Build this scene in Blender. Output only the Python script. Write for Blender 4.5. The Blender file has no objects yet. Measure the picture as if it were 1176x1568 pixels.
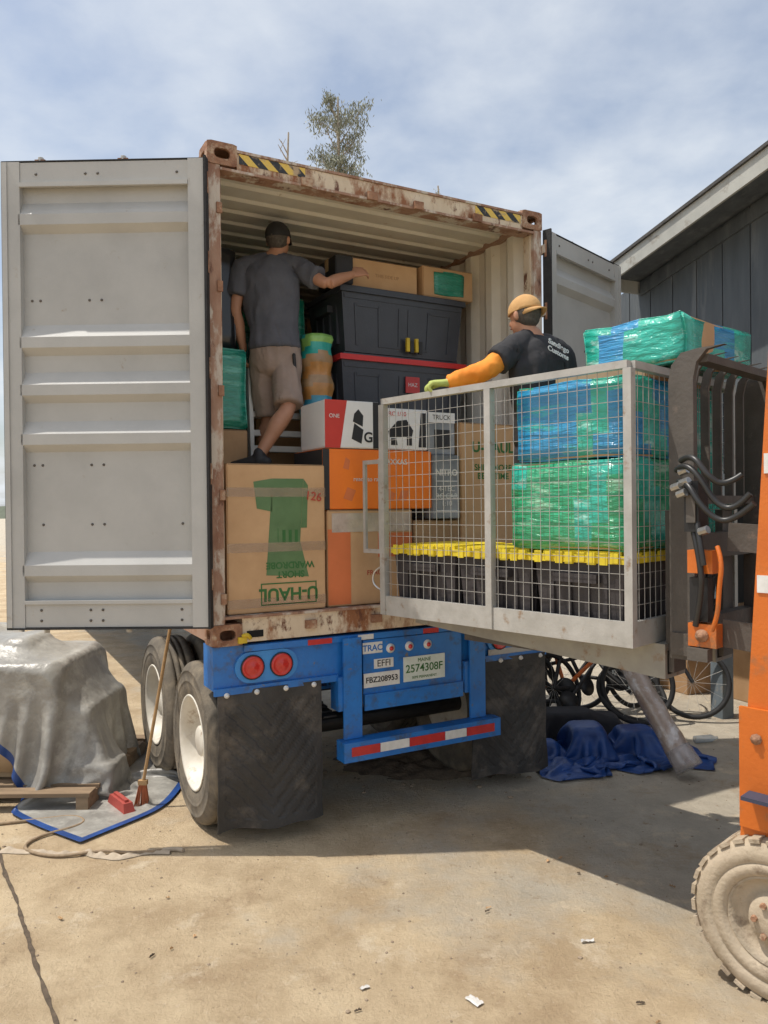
import bpy, bmesh, math, random
import numpy as np
from mathutils import Vector, Matrix, noise
random.seed(7)
scene=bpy.context.scene
col=scene.collection
V=Vector
# ------------------------------------------------------------------ materials
def M(name,c1,c2=None,scale=6,rough=.6,metal=0,bump=0,bscale=60,stretch=(1,1,1),c3=None,s3=3,thr=.6,soft=.06,coat=0,bdist=.01,alpha=1,trans=0,spec=.5,c4=None,s4=1.2,thr4=.55,soft4=.08):
    m=bpy.data.materials.new(name); m.use_nodes=True
    nt=m.node_tree; n=nt.nodes; L=nt.links
    b=n['Principled BSDF']
    b.inputs['Roughness'].default_value=rough; b.inputs['Metallic'].default_value=metal
    b.inputs['Coat Weight'].default_value=coat; b.inputs['Coat Roughness'].default_value=.15
    b.inputs['Alpha'].default_value=alpha; b.inputs['Transmission Weight'].default_value=trans
    b.inputs['Specular IOR Level'].default_value=spec
    if c2 is None: c2=tuple(x*.72 for x in c1)
    tc=n.new('ShaderNodeTexCoord'); mp=n.new('ShaderNodeMapping'); mp.inputs['Scale'].default_value=stretch
    L.new(tc.outputs['Object'],mp.inputs['Vector'])
    nz=n.new('ShaderNodeTexNoise'); nz.inputs['Scale'].default_value=scale; nz.inputs['Detail'].default_value=7; nz.inputs['Roughness'].default_value=.62
    L.new(mp.outputs[0],nz.inputs['Vector'])
    r=n.new('ShaderNodeValToRGB'); r.color_ramp.elements[0].position=.35; r.color_ramp.elements[1].position=.68
    r.color_ramp.elements[0].color=(*c2,1); r.color_ramp.elements[1].color=(*c1,1)
    L.new(nz.outputs['Fac'],r.inputs['Fac']); out=r.outputs['Color']
    def layer(out,c,s,t,sf,off):
        n2=n.new('ShaderNodeTexNoise'); n2.inputs['Scale'].default_value=s; n2.inputs['Detail'].default_value=9; n2.inputs['Roughness'].default_value=.68
        ad=n.new('ShaderNodeVectorMath'); ad.operation='ADD'; ad.inputs[1].default_value=(off,off*.7,off*.3)
        L.new(mp.outputs[0],ad.inputs[0]); L.new(ad.outputs[0],n2.inputs['Vector'])
        mr=n.new('ShaderNodeMapRange'); mr.inputs[1].default_value=t-sf; mr.inputs[2].default_value=t+sf
        L.new(n2.outputs['Fac'],mr.inputs[0])
        mx=n.new('ShaderNodeMix'); mx.data_type='RGBA'; L.new(mr.outputs[0],mx.inputs[0]); L.new(out,mx.inputs[6]); mx.inputs[7].default_value=(*c,1)
        return mx.outputs[2]
    if c3: out=layer(out,c3,s3,thr,soft,11)
    if c4: out=layer(out,c4,s4,thr4,soft4,37)
    L.new(out,b.inputs['Base Color'])
    if bump:
        n3=n.new('ShaderNodeTexNoise'); n3.inputs['Scale'].default_value=bscale; n3.inputs['Detail'].default_value=5
        L.new(mp.outputs[0],n3.inputs['Vector'])
        bp=n.new('ShaderNodeBump'); bp.inputs['Strength'].default_value=bump; bp.inputs['Distance'].default_value=bdist
        L.new(n3.outputs['Fac'],bp.inputs['Height']); L.new(bp.outputs[0],b.inputs['Normal'])
    return m
def stripes(name,ca,cb,dirv,freq,rough=.5,dirt=(.2,.12,.06)):
    m=M(name,ca); nt=m.node_tree;n=nt.nodes;L=nt.links;b=n['Principled BSDF'];b.inputs['Roughness'].default_value=rough
    tc=n.new('ShaderNodeTexCoord'); d=n.new('ShaderNodeVectorMath'); d.operation='DOT_PRODUCT'; d.inputs[1].default_value=dirv
    L.new(tc.outputs['Object'],d.inputs[0])
    mu=n.new('ShaderNodeMath');mu.operation='MULTIPLY';mu.inputs[1].default_value=freq;L.new(d.outputs['Value'],mu.inputs[0])
    fr=n.new('ShaderNodeMath');fr.operation='FRACT';L.new(mu.outputs[0],fr.inputs[0])
    gt=n.new('ShaderNodeMath');gt.operation='GREATER_THAN';gt.inputs[1].default_value=.5;L.new(fr.outputs[0],gt.inputs[0])
    mx=n.new('ShaderNodeMix');mx.data_type='RGBA';L.new(gt.outputs[0],mx.inputs[0]);mx.inputs[6].default_value=(*ca,1);mx.inputs[7].default_value=(*cb,1)
    nz=n.new('ShaderNodeTexNoise');nz.inputs['Scale'].default_value=14;nz.inputs['Detail'].default_value=8;L.new(tc.outputs['Object'],nz.inputs['Vector'])
    mr=n.new('ShaderNodeMapRange');mr.inputs[1].default_value=.54;mr.inputs[2].default_value=.62;L.new(nz.outputs['Fac'],mr.inputs[0])
    m2=n.new('ShaderNodeMix');m2.data_type='RGBA';L.new(mr.outputs[0],m2.inputs[0]);L.new(mx.outputs[2],m2.inputs[6]);m2.inputs[7].default_value=(*dirt,1)
    L.new(m2.outputs[2],b.inputs['Base Color']); return m
RUST=(.27,.11,.045)
m_cream=M('cream_rust_paint',(.72,.61,.46),(.58,.46,.32),6,.65,bump=.3,stretch=(1,1,.5),c3=RUST,s3=5,thr=.545,soft=.05,c4=(.14,.055,.03),s4=13,thr4=.61,soft4=.04)
m_post=M('rusty_post_paint',(.42,.27,.19),(.26,.13,.08),9,.75,bump=.4,stretch=(1,1,.4),c3=(.55,.48,.40),s3=7,thr=.53,soft=.04,c4=(.10,.04,.025),s4=10,thr4=.62,soft4=.04)
m_cast=M('rusty_casting',(.40,.22,.13),(.20,.09,.05),12,.8,bump=.6,c3=(.48,.35,.24),s3=14,thr=.58)
m_inner=M('container_inner_paint',(.80,.76,.67),(.70,.65,.56),3,.5,bump=.15,c3=(.42,.31,.21),s3=6,thr=.67,soft=.04)
m_door=M('door_grey_paint',(.44,.44,.42),(.37,.37,.355),2.2,.5,bump=.08,bscale=120,c3=(.30,.25,.19),s3=9,thr=.67,soft=.04,c4=(.49,.49,.47),s4=.9,thr4=.55,soft4=.2)
m_outer=M('container_outer_paint',(.42,.27,.2),(.33,.2,.14),4,.6,c3=RUST,s3=5,thr=.6)
m_rubber=M('black_rubber',(.025,.025,.026),(.015,.015,.016),10,.75,bump=.3)
m_flap=M('mudflap_rubber',(.042,.042,.042),(.024,.024,.025),3,.55,bump=.5,bscale=18,c3=(.12,.105,.09),s3=4,thr=.60,soft=.1)
m_tire=M('tire_rubber',(.17,.145,.11),(.10,.086,.068),8,.88,bump=.3,c3=(.26,.215,.155),s3=6,thr=.57,soft=.12)
m_rim=M('white_rim_paint',(.74,.71,.63),(.60,.55,.46),7,.5,c3=(.35,.25,.16),s3=10,thr=.64)
m_blue=M('blue_chassis_paint',(.018,.19,.58),(.012,.14,.46),5,.42,bump=.1,c3=(.05,.09,.18),s3=9,thr=.60,soft=.08,coat=.2,c4=(.16,.15,.14),s4=16,thr4=.66,soft4=.03)
m_bluelt=M('blue_panel_paint',(.05,.28,.66),(.04,.21,.55),8,.4)
m_red=M('red_reflector',(.62,.03,.025),(.48,.02,.015),30,.25,coat=.5)
m_redtape=M('red_tape',(.58,.035,.03),(.45,.03,.03),20,.35)
m_white=M('white_paint',(.72,.71,.68),(.6,.59,.56),12,.5)
m_whitetape=M('white_tape',(.78,.78,.76),(.64,.64,.61),20,.4)
m_plate=M('license_plate_paint',(.7,.76,.72),(.6,.67,.62),20,.4)
m_black=M('black_metal',(.022,.022,.024),(.013,.013,.013),10,.5)
m_dark=M('painted_cavity_shade',(.01,.01,.01),(.005,.005,.005),10,.9)  # near-black colour that paints the shade inside hollows
m_floorw=M('container_plywood',(.2,.13,.08),(.12,.08,.05),6,.8,stretch=(8,.4,1))
m_hazard=stripes('hazard_stripes',(.72,.50,.10),(.03,.03,.03),(1,0,1.1),8,dirt=(.45,.33,.2))
m_galv=M('galvanised_steel',(.50,.49,.46),(.40,.39,.36),9,.5,metal=.2,bump=.1,c3=(.30,.21,.14),s3=12,thr=.64)
m_wire=M('cage_wire',(.46,.45,.42),(.34,.33,.31),9,.5,metal=.2)
m_cagebeam=M('cage_beam_paint',(.36,.35,.30),(.27,.26,.23),6,.55,c3=(.24,.15,.09),s3=10,thr=.64)
m_card=M('cardboard',(.60,.385,.21),(.51,.315,.165),4,.85,bump=.15,bscale=30,bdist=.004)
m_card2=M('cardboard_dark',(.46,.29,.16),(.37,.225,.115),4,.85,bump=.15,bscale=30)
m_tape=M('packing_tape',(.52,.36,.20),(.46,.31,.17),5,.2,coat=.6,bump=.2,bscale=30)
m_ctape=M('clear_tape',(.60,.45,.32),None,9,.15,coat=1,alpha=.25,bump=.4,bscale=20)
m_stape=M('shiny_tape',(.60,.50,.43),None,9,.12,coat=1,bump=.6,bscale=25)
m_green=M('green_ink',(.05,.17,.05),(.04,.14,.04),20,.8)
m_redink=M('red_ink',(.5,.08,.05),None,20,.8)
m_whiteink=M('white_ink',(.8,.8,.78),None,20,.7)
m_blackink=M('black_ink',(.02,.02,.02),None,20,.7)
m_greenpatch=M('green_print',(.12,.22,.09),(.085,.17,.065),7,.7,coat=.3)
m_obox=M('orange_box_print',(.92,.23,.02),(.82,.19,.02),3,.55,coat=.2)
m_obox2=M('orange_box_print_deep',(.72,.20,.07),(.60,.165,.055),3,.6)
m_rbox=M('red_box_print',(.6,.05,.035),(.5,.04,.03),3,.5)
m_wbox=M('white_box_print',(.80,.80,.80),(.72,.72,.72),3,.5)
m_kbox=M('black_box_print',(.03,.03,.035),(.02,.02,.02),3,.5)
m_gbox=M('grey_box_print',(.34,.36,.39),(.16,.18,.20),3,.5)
def wrapm(name,a,b_,c,st=(1,1,5)):
    return M(name,a,b_,5,.22,bump=.9,bscale=11,bdist=.02,stretch=st,c3=c,s3=4,thr=.60,soft=.05,coat=.7)  # pale streak colour c paints a whitish highlight into green and teal wrap
m_wgreen=wrapm('green_stretch_wrap',(.03,.44,.22),(.02,.29,.13),(.36,.62,.44))
m_wteal=wrapm('teal_stretch_wrap',(.03,.50,.38),(.02,.35,.26),(.42,.70,.62),(1,1,3))
m_wblue=wrapm('blue_stretch_wrap',(.03,.34,.62),(.02,.22,.46),(.04,.46,.42),(.8,.8,6))
m_wdteal=wrapm('dark_teal_wrap',(.02,.34,.24),(.01,.21,.14),(.12,.46,.36))
m_kwrap=M('black_wrap',(.02,.022,.025),None,6,.3,bump=.6,bscale=12,coat=.3)
m_tote=M('black_tote_plastic',(.05,.056,.07),(.037,.041,.052),5,.36,bump=.1)
m_redlid=M('red_lid_plastic',(.65,.03,.02),(.55,.02,.02),5,.35)
m_yel=M('yellow_lid_plastic',(.82,.66,.04),(.70,.54,.03),8,.45,c3=(.5,.38,.06),s3=9,thr=.66)
m_dbin=M('dark_bin_plastic',(.055,.048,.05),(.032,.028,.03),6,.55,bump=.2)
m_alu=M('aluminium',(.62,.62,.6),(.5,.5,.5),8,.35,metal=.7)
m_ladder=M('white_ladder_paint',(.78,.78,.76),(.64,.64,.61),8,.5)
m_orange=M('forklift_orange_paint',(.66,.165,.018),(.56,.13,.013),3,.45,bump=.15,c3=(.36,.14,.05),s3=5,thr=.62,soft=.06,coat=.15,c4=(.12,.08,.06),s4=12,thr4=.68,soft4=.03)
m_carr=M('worn_carriage_steel',(.13,.115,.10),(.09,.08,.07),5,.6,metal=.2,bump=.2,c3=(.20,.16,.13),s3=12,thr=.66)
m_solidtire=M('cream_solid_tire',(.52,.43,.32),(.40,.33,.235),7,.85,bump=.4,c3=(.26,.20,.14),s3=8,thr=.6)
m_hose=M('hydraulic_hose',(.03,.03,.03),(.02,.02,.02),10,.4)
m_brass=M('hose_fitting',(.5,.5,.48),(.35,.35,.34),10,.3,metal=.8)
m_skin=M('skin',(.52,.27,.17),(.45,.22,.135),9,.5,bump=.05)
m_skin1=M('skin_tanned',(.50,.26,.165),(.43,.215,.13),9,.5)
m_lips=M('lips',(.35,.12,.1))
m_hair=M('hair_dark',(.10,.085,.07),(.05,.04,.033),60,.7,bump=.4)
m_tee=M('grey_tshirt',(.115,.12,.145),(.083,.088,.107),6,.85,bump=.25,bscale=12)
m_short=M('khaki_shorts',(.36,.275,.23),(.29,.22,.18),6,.85,bump=.25,bscale=12)
m_btee=M('black_tshirt',(.035,.035,.04),(.022,.022,.025),6,.85,bump=.25,bscale=12)
m_osleeve=M('orange_sleeve',(.88,.32,.035),(.78,.24,.02),8,.8,bump=.3,bscale=14)
m_glove=M('hi_vis_glove',(.50,.57,.17),(.38,.45,.12),12,.8,bump=.2)
m_jean=M('dark_trousers',(.03,.032,.04),None,10,.85)
m_cap1=M('black_cap',(.025,.025,.027),None,20,.8)
m_cap2=M('tan_cap',(.60,.36,.15),(.52,.30,.12),20,.9,bump=.2)
m_shoe=M('dark_shoe',(.03,.03,.035),None,20,.6)
m_sole=M('shoe_sole',(.5,.5,.5),None,20,.6)
m_siding=M('grey_siding',(.12,.135,.145),(.085,.097,.106),3,.75,bump=.25,bscale=30,stretch=(3,3,.4),c3=(.16,.17,.175),s3=2,thr=.6)
m_fascia=M('fascia_paint',(.46,.46,.42),(.36,.36,.33),4,.7,c3=(.24,.21,.17),s3=6,thr=.62)
m_shingle=M('roof_shingle',(.10,.095,.09),(.06,.058,.055),12,.9,bump=.5)
m_bark=M('bark',(.42,.36,.29),(.28,.23,.17),9,.9,bump=.5)
m_leaf=M('eucalyptus_leaf',(.33,.34,.26),(.17,.18,.125),1.6,.7)
m_tarp=M('grey_tarp',(.33,.32,.29),(.23,.22,.20),5,.36,bump=.5,bscale=14,bdist=.02,c3=(.44,.43,.39),s3=6,thr=.60,soft=.1)
m_btarp=M('blue_tarp',(.02,.075,.28),(.012,.045,.17),6,.42,bump=.4,bscale=14,bdist=.02)
m_wood=M('weathered_wood',(.30,.21,.13),(.2,.14,.085),4,.85,stretch=(1,6,6),bump=.3)
m_tubew=M('plastic_wrapped_carpet',(.48,.40,.35),(.33,.26,.22),5,.22,bump=.8,bscale=14,bdist=.02,coat=.8,c3=(.62,.6,.6),s3=7,thr=.56)
m_cwrap=M('clear_wrap',(.6,.58,.6),None,9,.15,bump=.9,bscale=20,coat=1,alpha=.45)
m_broom=M('broom_handle_wood',(.45,.28,.13),None,20,.7)
m_bristle=M('broom_bristle',(.45,.14,.06),None,30,.9)
m_cloth=M('dusty_cloth',(.50,.42,.32),(.36,.29,.21),9,.9,bump=.4)
m_rope=M('dirty_rope',(.34,.25,.16),(.22,.16,.10),40,.9,bump=.4)
m_stone=M('pebble',(.38,.30,.215),(.22,.165,.11),3,.9)
m_paper=M('paper_scrap',(.7,.68,.64),None,20,.8)
m_joint=M('joint_dirt',(.13,.095,.065),(.06,.045,.03),30,.95)
m_hill=M('distant_scrub',(.16,.18,.13),(.11,.125,.09),.3,.9)
m_yellowp=M('yellow_paint',(.7,.5,.03),None,10,.5)
m_bike=M('orange_bike_paint',(.7,.16,.03),None,10,.35)
m_redp=M('faded_red',(.42,.07,.05),(.3,.05,.04),9,.7)

# ------------------------------------------------------------------ helpers
def frame(x,y,deg,z=0): return Matrix.Translation((x,y,z))@Matrix.Rotation(math.radians(deg),4,'Z')
CF=frame(-.985,4.40,28.6)
FF=frame(1.107,3.46,43.4)
BF=frame(2.30,7.60,-66.5)
ID=Matrix.Identity(4)
def root(name,fr=ID,loc=(0,0,0),rz=0,parent=None):
    o=bpy.data.objects.new(name,None); o.empty_display_size=.2; col.objects.link(o)
    if parent: o.parent=parent
    o.matrix_basis=fr@Matrix.Translation(loc)@Matrix.Rotation(math.radians(rz),4,'Z'); return o
def link(o,par,world=False):
    col.objects.link(o)
    if par is not None:
        o.parent=par
        if world: o.matrix_parent_inverse=par.matrix_basis.inverted()
def fin(bm,name,par,mat,smooth=False,world=False,mx=None,bev=0,nrm=True):
    if bev:
        es=[e for e in bm.edges if len(e.link_faces)==2 and e.calc_face_angle(0)>.6]
        bmesh.ops.bevel(bm,geom=es,offset=bev,segments=2,affect='EDGES',clamp_overlap=True)
    if nrm: bmesh.ops.recalc_face_normals(bm,faces=bm.faces)
    if mx is not None: bm.transform(mx)
    me=bpy.data.meshes.new(name); bm.to_mesh(me); bm.free()
    for m in (mat if isinstance(mat,(list,tuple)) else [mat]): me.materials.append(m)
    if smooth:
        for p in me.polygons: p.use_smooth=True
    o=bpy.data.objects.new(name,me); link(o,par,world); return o
def cube(bm,x,y,z,mx=None):
    vs=[bm.verts.new((a,b,c)) for a in x for b in y for c in z]
    if mx is not None:
        for v in vs: v.co=mx@v.co
    for f in ((0,1,3,2),(4,6,7,5),(0,4,5,1),(2,3,7,6),(0,2,6,4),(1,5,7,3)): bm.faces.new([vs[i] for i in f])
def box(par,name,x,y,z,mat,bev=.003,mx=None,world=False):
    bm=bmesh.new(); cube(bm,x,y,z); return fin(bm,name,par,mat,bev=bev,mx=mx,world=world)
def boxes(par,name,L,mat,bev=0):
    bm=bmesh.new()
    for b in L: cube(bm,*b)
    return fin(bm,name,par,mat,bev=bev)
def sheet(par,name,pts,ext,mat,smooth=False):
    bm=bmesh.new(); a=[bm.verts.new(p) for p in pts]; b=[bm.verts.new(V(p)+V(ext)) for p in pts]
    for i in range(len(pts)-1): bm.faces.new((a[i],a[i+1],b[i+1],b[i]))
    return fin(bm,name,par,mat,smooth=smooth)
def lathe(par,name,prof,c,axis,mat,seg=48,smooth=True,world=False):
    ax=V(axis).normalized(); s=ax.orthogonal().normalized(); t=ax.cross(s)
    bm=bmesh.new(); rings=[]
    for r,x in prof:
        rings.append([bm.verts.new(V(c)+ax*x+(s*math.cos(2*math.pi*i/seg)+t*math.sin(2*math.pi*i/seg))*max(r,.0005)) for i in range(seg)])
    for a,b in zip(rings,rings[1:]):
        for i in range(seg): bm.faces.new((a[i],a[(i+1)%seg],b[(i+1)%seg],b[i]))
    o=fin(bm,name,par,mat,smooth=smooth,world=world)
    return o
def cyl(par,name,a,b,r,mat,seg=20,world=False):
    a=V(a);b=V(b);l=(b-a).length
    o=lathe(par,name,[(0,0),(r*.96,0),(r,r*.04),(r,l-r*.04),(r*.96,l),(0,l)],a,b-a,mat,seg,False,world); return o
def tube(par,name,pts,r,mat,world=False,smooth=True):
    cu=bpy.data.curves.new(name,'CURVE'); cu.dimensions='3D'; cu.bevel_depth=r; cu.bevel_resolution=4; cu.use_fill_caps=True
    sp=cu.splines.new('NURBS' if smooth else 'POLY'); sp.points.add(len(pts)-1)
    for p,q in zip(sp.points,pts): p.co=(*q,1)
    if smooth: sp.use_endpoint_u=True; sp.order_u=3; sp.resolution_u=6
    cu.materials.append(mat); o=bpy.data.objects.new(name,cu); link(o,par,world); return o
def txt(par,name,s,mx,size,mat,ext=.0008,bold=0,align='CENTER'):
    cu=bpy.data.curves.new(name,'FONT'); cu.body=s; cu.size=size; cu.extrude=ext; cu.offset=bold; cu.align_x=align; cu.align_y='CENTER'
    cu.materials.append(mat); o=bpy.data.objects.new(name,cu); link(o,par); o.matrix_basis=mx; return o
RX=Matrix.Rotation(math.pi/2,4,'X')
def rear(x,y,z,rot=0): return Matrix.Translation((x,y,z))@RX@Matrix.Rotation(math.radians(rot),4,'Z')
def limb(bm,pts,rad,side=(1,0,0),seg=14,roundA=True,roundB=True,sub=3):
    P=[V(p) for p in pts]; R=[(r,r) if not isinstance(r,tuple) else r for r in rad]
    Q=[];S=[]
    for i in range(len(P)-1):
        for k in range(sub):
            t=k/sub; u=t*t*(3-2*t)
            p0=P[max(i-1,0)];p1=P[i];p2=P[i+1];p3=P[min(i+2,len(P)-1)]
            Q.append(.5*((2*p1)+(p2-p0)*t+(2*p0-5*p1+4*p2-p3)*t*t+(3*p1-p0-3*p2+p3)*t**3) if len(P)>2 else p1.lerp(p2,t))
            S.append((R[i][0]*(1-u)+R[i+1][0]*u,R[i][1]*(1-u)+R[i+1][1]*u))
    Q.append(P[-1]);S.append(R[-1])
    rings=[]
    def ring(c,d,rs):
        s=V(side)-d*V(side).dot(d)
        if s.length<.05: s=d.orthogonal()
        s.normalize(); t=d.cross(s)
        rings.append([bm.verts.new(c+s*math.cos(2*math.pi*i/seg)*rs[0]+t*math.sin(2*math.pi*i/seg)*rs[1]) for i in range(seg)])
    n=len(Q)
    for i in range(n):
        d=(Q[min(i+1,n-1)]-Q[max(i-1,0)]).normalized()
        if i==0 and roundA:
            for a in (80,55,30): ring(Q[0]-d*min(S[0])*math.sin(math.radians(a)),d,(S[0][0]*math.cos(math.radians(a)),S[0][1]*math.cos(math.radians(a))))
        ring(Q[i],d,S[i])
        if i==n-1 and roundB:
            for a in (30,55,80): ring(Q[-1]+d*min(S[-1])*math.sin(math.radians(a)),d,(S[-1][0]*math.cos(math.radians(a)),S[-1][1]*math.cos(math.radians(a))))
    for a,b in zip(rings,rings[1:]):
        for i in range(seg): bm.faces.new((a[i],a[(i+1)%seg],b[(i+1)%seg],b[i]))
    bm.faces.new(rings[0][::-1]); bm.faces.new(rings[-1])
def ell(bm,c,ax,r,seg=16):
    X,Y,Z=[V(a) for a in ax]
    g=bmesh.ops.create_uvsphere(bm,u_segments=seg,v_segments=seg//2+2,radius=1)
    for v in g['verts']:
        p=v.co; v.co=V(c)+X*p.x*r[0]+Y*p.y*r[1]+Z*p.z*r[2]
def remesh(bm,name,par,mat,vox,sm=4,disp=0,dsc=14,world=True):
    o=fin(bm,name,None,mat,nrm=True)
    r=o.modifiers.new('r','REMESH'); r.mode='VOXEL'; r.voxel_size=vox
    s=o.modifiers.new('s','SMOOTH'); s.factor=.5; s.iterations=sm
    dg=bpy.context.evaluated_depsgraph_get(); me=bpy.data.meshes.new_from_object(o.evaluated_get(dg))
    old=o.data; o.modifiers.clear(); o.data=me; bpy.data.meshes.remove(old)
    if not me.materials: me.materials.append(mat)
    if disp:
        for v in me.vertices:
            p=v.co; q=V((p.x*dsc,p.y*dsc,p.z*dsc*.55))
            k=noise.noise(q)+.5*noise.noise(q*2.1); k=(1-abs(k)*2)
            v.co=p+v.normal*disp*k
    for p in me.polygons: p.use_smooth=True
    o.parent=par
    if world: o.matrix_parent_inverse=par.matrix_basis.inverted()
    return o
def plate_hole(bm,mx,w,h,t,hw,hh):
    N=32; rs=[[],[],[],[]]
    for i in range(N):
        a=2*math.pi*i/N; c,s=math.cos(a),math.sin(a); k=1/max(abs(c)/(w/2),abs(s)/(h/2))
        k2=1/((abs(c)/(hw/2))**3+(abs(s)/(hh/2))**3)**(1/3)
        for j,(kk,z) in enumerate(((k,0),(k2,0),(k2,t),(k,t))): rs[j].append(bm.verts.new(mx@V((c*kk,s*kk,z))))
    for j in range(4):
        a=rs[j];b=rs[(j+1)%4]
        for i in range(N): bm.faces.new((a[i],a[(i+1)%N],b[(i+1)%N],b[i]))
# draped cloth: small position-based cloth solver against boxes and the ground
def drape(par,name,size,nx,ny,cx,cy,rot,z0,solids,mats,hem=0,comp=1.0,steps=260,seed=1,thick=.012):
    rng=np.random.default_rng(seed); hx=size[0]/(nx-1); hy=size[1]/(ny-1)
    gx,gy=np.meshgrid(np.linspace(-size[0]/2,size[0]/2,nx),np.linspace(-size[1]/2,size[1]/2,ny),indexing='ij')
    c,s=math.cos(math.radians(rot)),math.sin(math.radians(rot))
    P=np.zeros((nx,ny,3)); P[...,0]=cx+(gx*c-gy*s)*comp; P[...,1]=cy+(gx*s+gy*c)*comp
    low=rng.normal(size=(7,7)); ii=np.linspace(0,5.999,nx);jj=np.linspace(0,5.999,ny)
    a,b=np.meshgrid(ii,jj,indexing='ij'); i0=a.astype(int);j0=b.astype(int);fa=a-i0;fb=b-j0
    lo=low[i0,j0]*(1-fa)*(1-fb)+low[i0+1,j0]*fa*(1-fb)+low[i0,j0+1]*(1-fa)*fb+low[i0+1,j0+1]*fa*fb
    P[...,2]=z0+.10*lo*(1.3-comp)*3+.02*rng.normal(size=(nx,ny))
    Q=P.copy(); hd=math.hypot(hx,hy)
    def con(A,B,r,k):
        d=B-A; l=np.sqrt((d*d).sum(-1,keepdims=True))+1e-9; e=d*((l-r)/l)*.5*k; A+=e; B-=e
    def passes():
        for o in (0,1):
            m=(nx-o)//2*2+o; con(P[o:m:2],P[o+1:m:2],hx,1)
            m=(ny-o)//2*2+o; con(P[:,o:m:2],P[:,o+1:m:2],hy,1)
        for o in (0,1):
            m=(nx-o)//2*2+o
            con(P[o:m:2,:-1],P[o+1:m:2,1:],hd,.5); con(P[o:m:2,1:],P[o+1:m:2,:-1],hd,.5)
        for o in (0,1,2,3):
            n_=(nx-o)//4*4
            if n_: con(P[o:o+n_:4],P[o+2:o+n_:4],2*hx,.18)
            n_=(ny-o)//4*4
            if n_: con(P[:,o:o+n_:4],P[:,o+2:o+n_:4],2*hy,.18)
    for st in range(steps):
        vel=(P-Q)*.975; Q=P.copy(); P+=vel; P[...,2]-=.0011
        for it in range(7): passes()
        con_=np.zeros((nx,ny),bool)
        for (x0,x1,y0,y1,zz0,zz1) in solids:
            d=np.stack([P[...,0]-(x0-thick),(x1+thick)-P[...,0],P[...,1]-(y0-thick),(y1+thick)-P[...,1],(zz1+thick)-P[...,2]],-1)
            ins=(d>0).all(-1)&(P[...,2]>zz0); k=d.argmin(-1)
            for q,(axi,val) in enumerate(((0,x0-thick),(0,x1+thick),(1,y0-thick),(1,y1+thick),(2,zz1+thick))):
                mk=ins&(k==q); P[...,axi][mk]=val
            con_|=ins
        g=P[...,2]<thick; P[...,2][g]=thick; con_|=g
        Q[con_]=Q[con_]*.45+P[con_]*.55
    bm=bmesh.new(); vv=[[bm.verts.new(P[i,j]) for j in range(ny)] for i in range(nx)]
    for i in range(nx-1):
        for j in range(ny-1):
            f=bm.faces.new((vv[i][j],vv[i+1][j],vv[i+1][j+1],vv[i][j+1])); f.smooth=True
            if hem and min(i,j,nx-2-i,ny-2-j)<hem: f.material_index=1
    o=fin(bm,name,par,mats); sd=o.modifiers.new('sub','SUBSURF'); sd.levels=1; sd.render_levels=1
    return o

# ------------------------------------------------------------------ people
def hand(par,name,w,d,p,thumb,mat,curls=(25,30,25),L=1.0,k=1.0):
    w=V(w);d=V(d).normalized();p=V(p);p=(p-d*p.dot(d)).normalized();s=V(thumb);s=(s-d*s.dot(d)-p*s.dot(p)).normalized()
    bm=bmesh.new()
    limb(bm,[w-d*.03,w,w+d*.03,w+d*.065,w+d*.092],[(.024*k,.021*k),(.026*k,.019*k),(.034*k,.017*k),(.041*k,.016*k),(.040*k,.013*k)],side=s)
    for i,(o,l) in enumerate(((.030,.074),(.010,.082),(-.011,.077),(-.031,.060))):
        b=w+d*(.088-.004*abs(i-1))+s*o*k; pts=[b-d*.012,b]; a=0; cur=b
        for j,(fr,cu) in enumerate(((.45,curls[0]),(.31,curls[1]),(.24,curls[2]))):
            a+=math.radians(cu); cur=cur+(d*math.cos(a)+p*math.sin(a)+s*(.09*(1.5-i)))*l*fr*L; pts.append(cur)
        limb(bm,pts,[.0095*k,.0098*k,.0092*k,.0085*k,.0075*k],side=s,seg=10)
    b=w+d*.03+s*.026
    limb(bm,[b-s*.01,b+s*.022+d*.025+p*.006,b+s*.034+d*.052+p*.016,b+s*.034+d*.078+p*.028],[.015*k,.0135*k,.011*k,.009*k],side=p,seg=10)
    return remesh(bm,name,par,mat,.0042,sm=2)
def head(bm,c,f,up=V((0,0,1))):
    f=V(f).normalized(); s=f.cross(up).normalized(); u=s.cross(f).normalized(); ax=(s,f,u); c=V(c)
    ell(bm,c+u*.025-f*.008,ax,(.076,.095,.09)); ell(bm,c-u*.03+f*.022,ax,(.060,.066,.085)); ell(bm,c-u*.078+f*.048,ax,(.032,.032,.026))
    limb(bm,[c+u*.015+f*.085,c-u*.01+f*.098,c-u*.026+f*.106],[.008,.011,.013],side=s,seg=8)
    for k in (-1,1):
        ell(bm,c+s*k*.078-u*.005-f*.005,(s,f,u),(.012,.019,.033),10); ell(bm,c+s*k*.033+u*.022+f*.082,ax,(.020,.010,.008),8)
    ell(bm,c-u*.052+f*.088,ax,(.024,.010,.010),8)
    return ax
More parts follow.
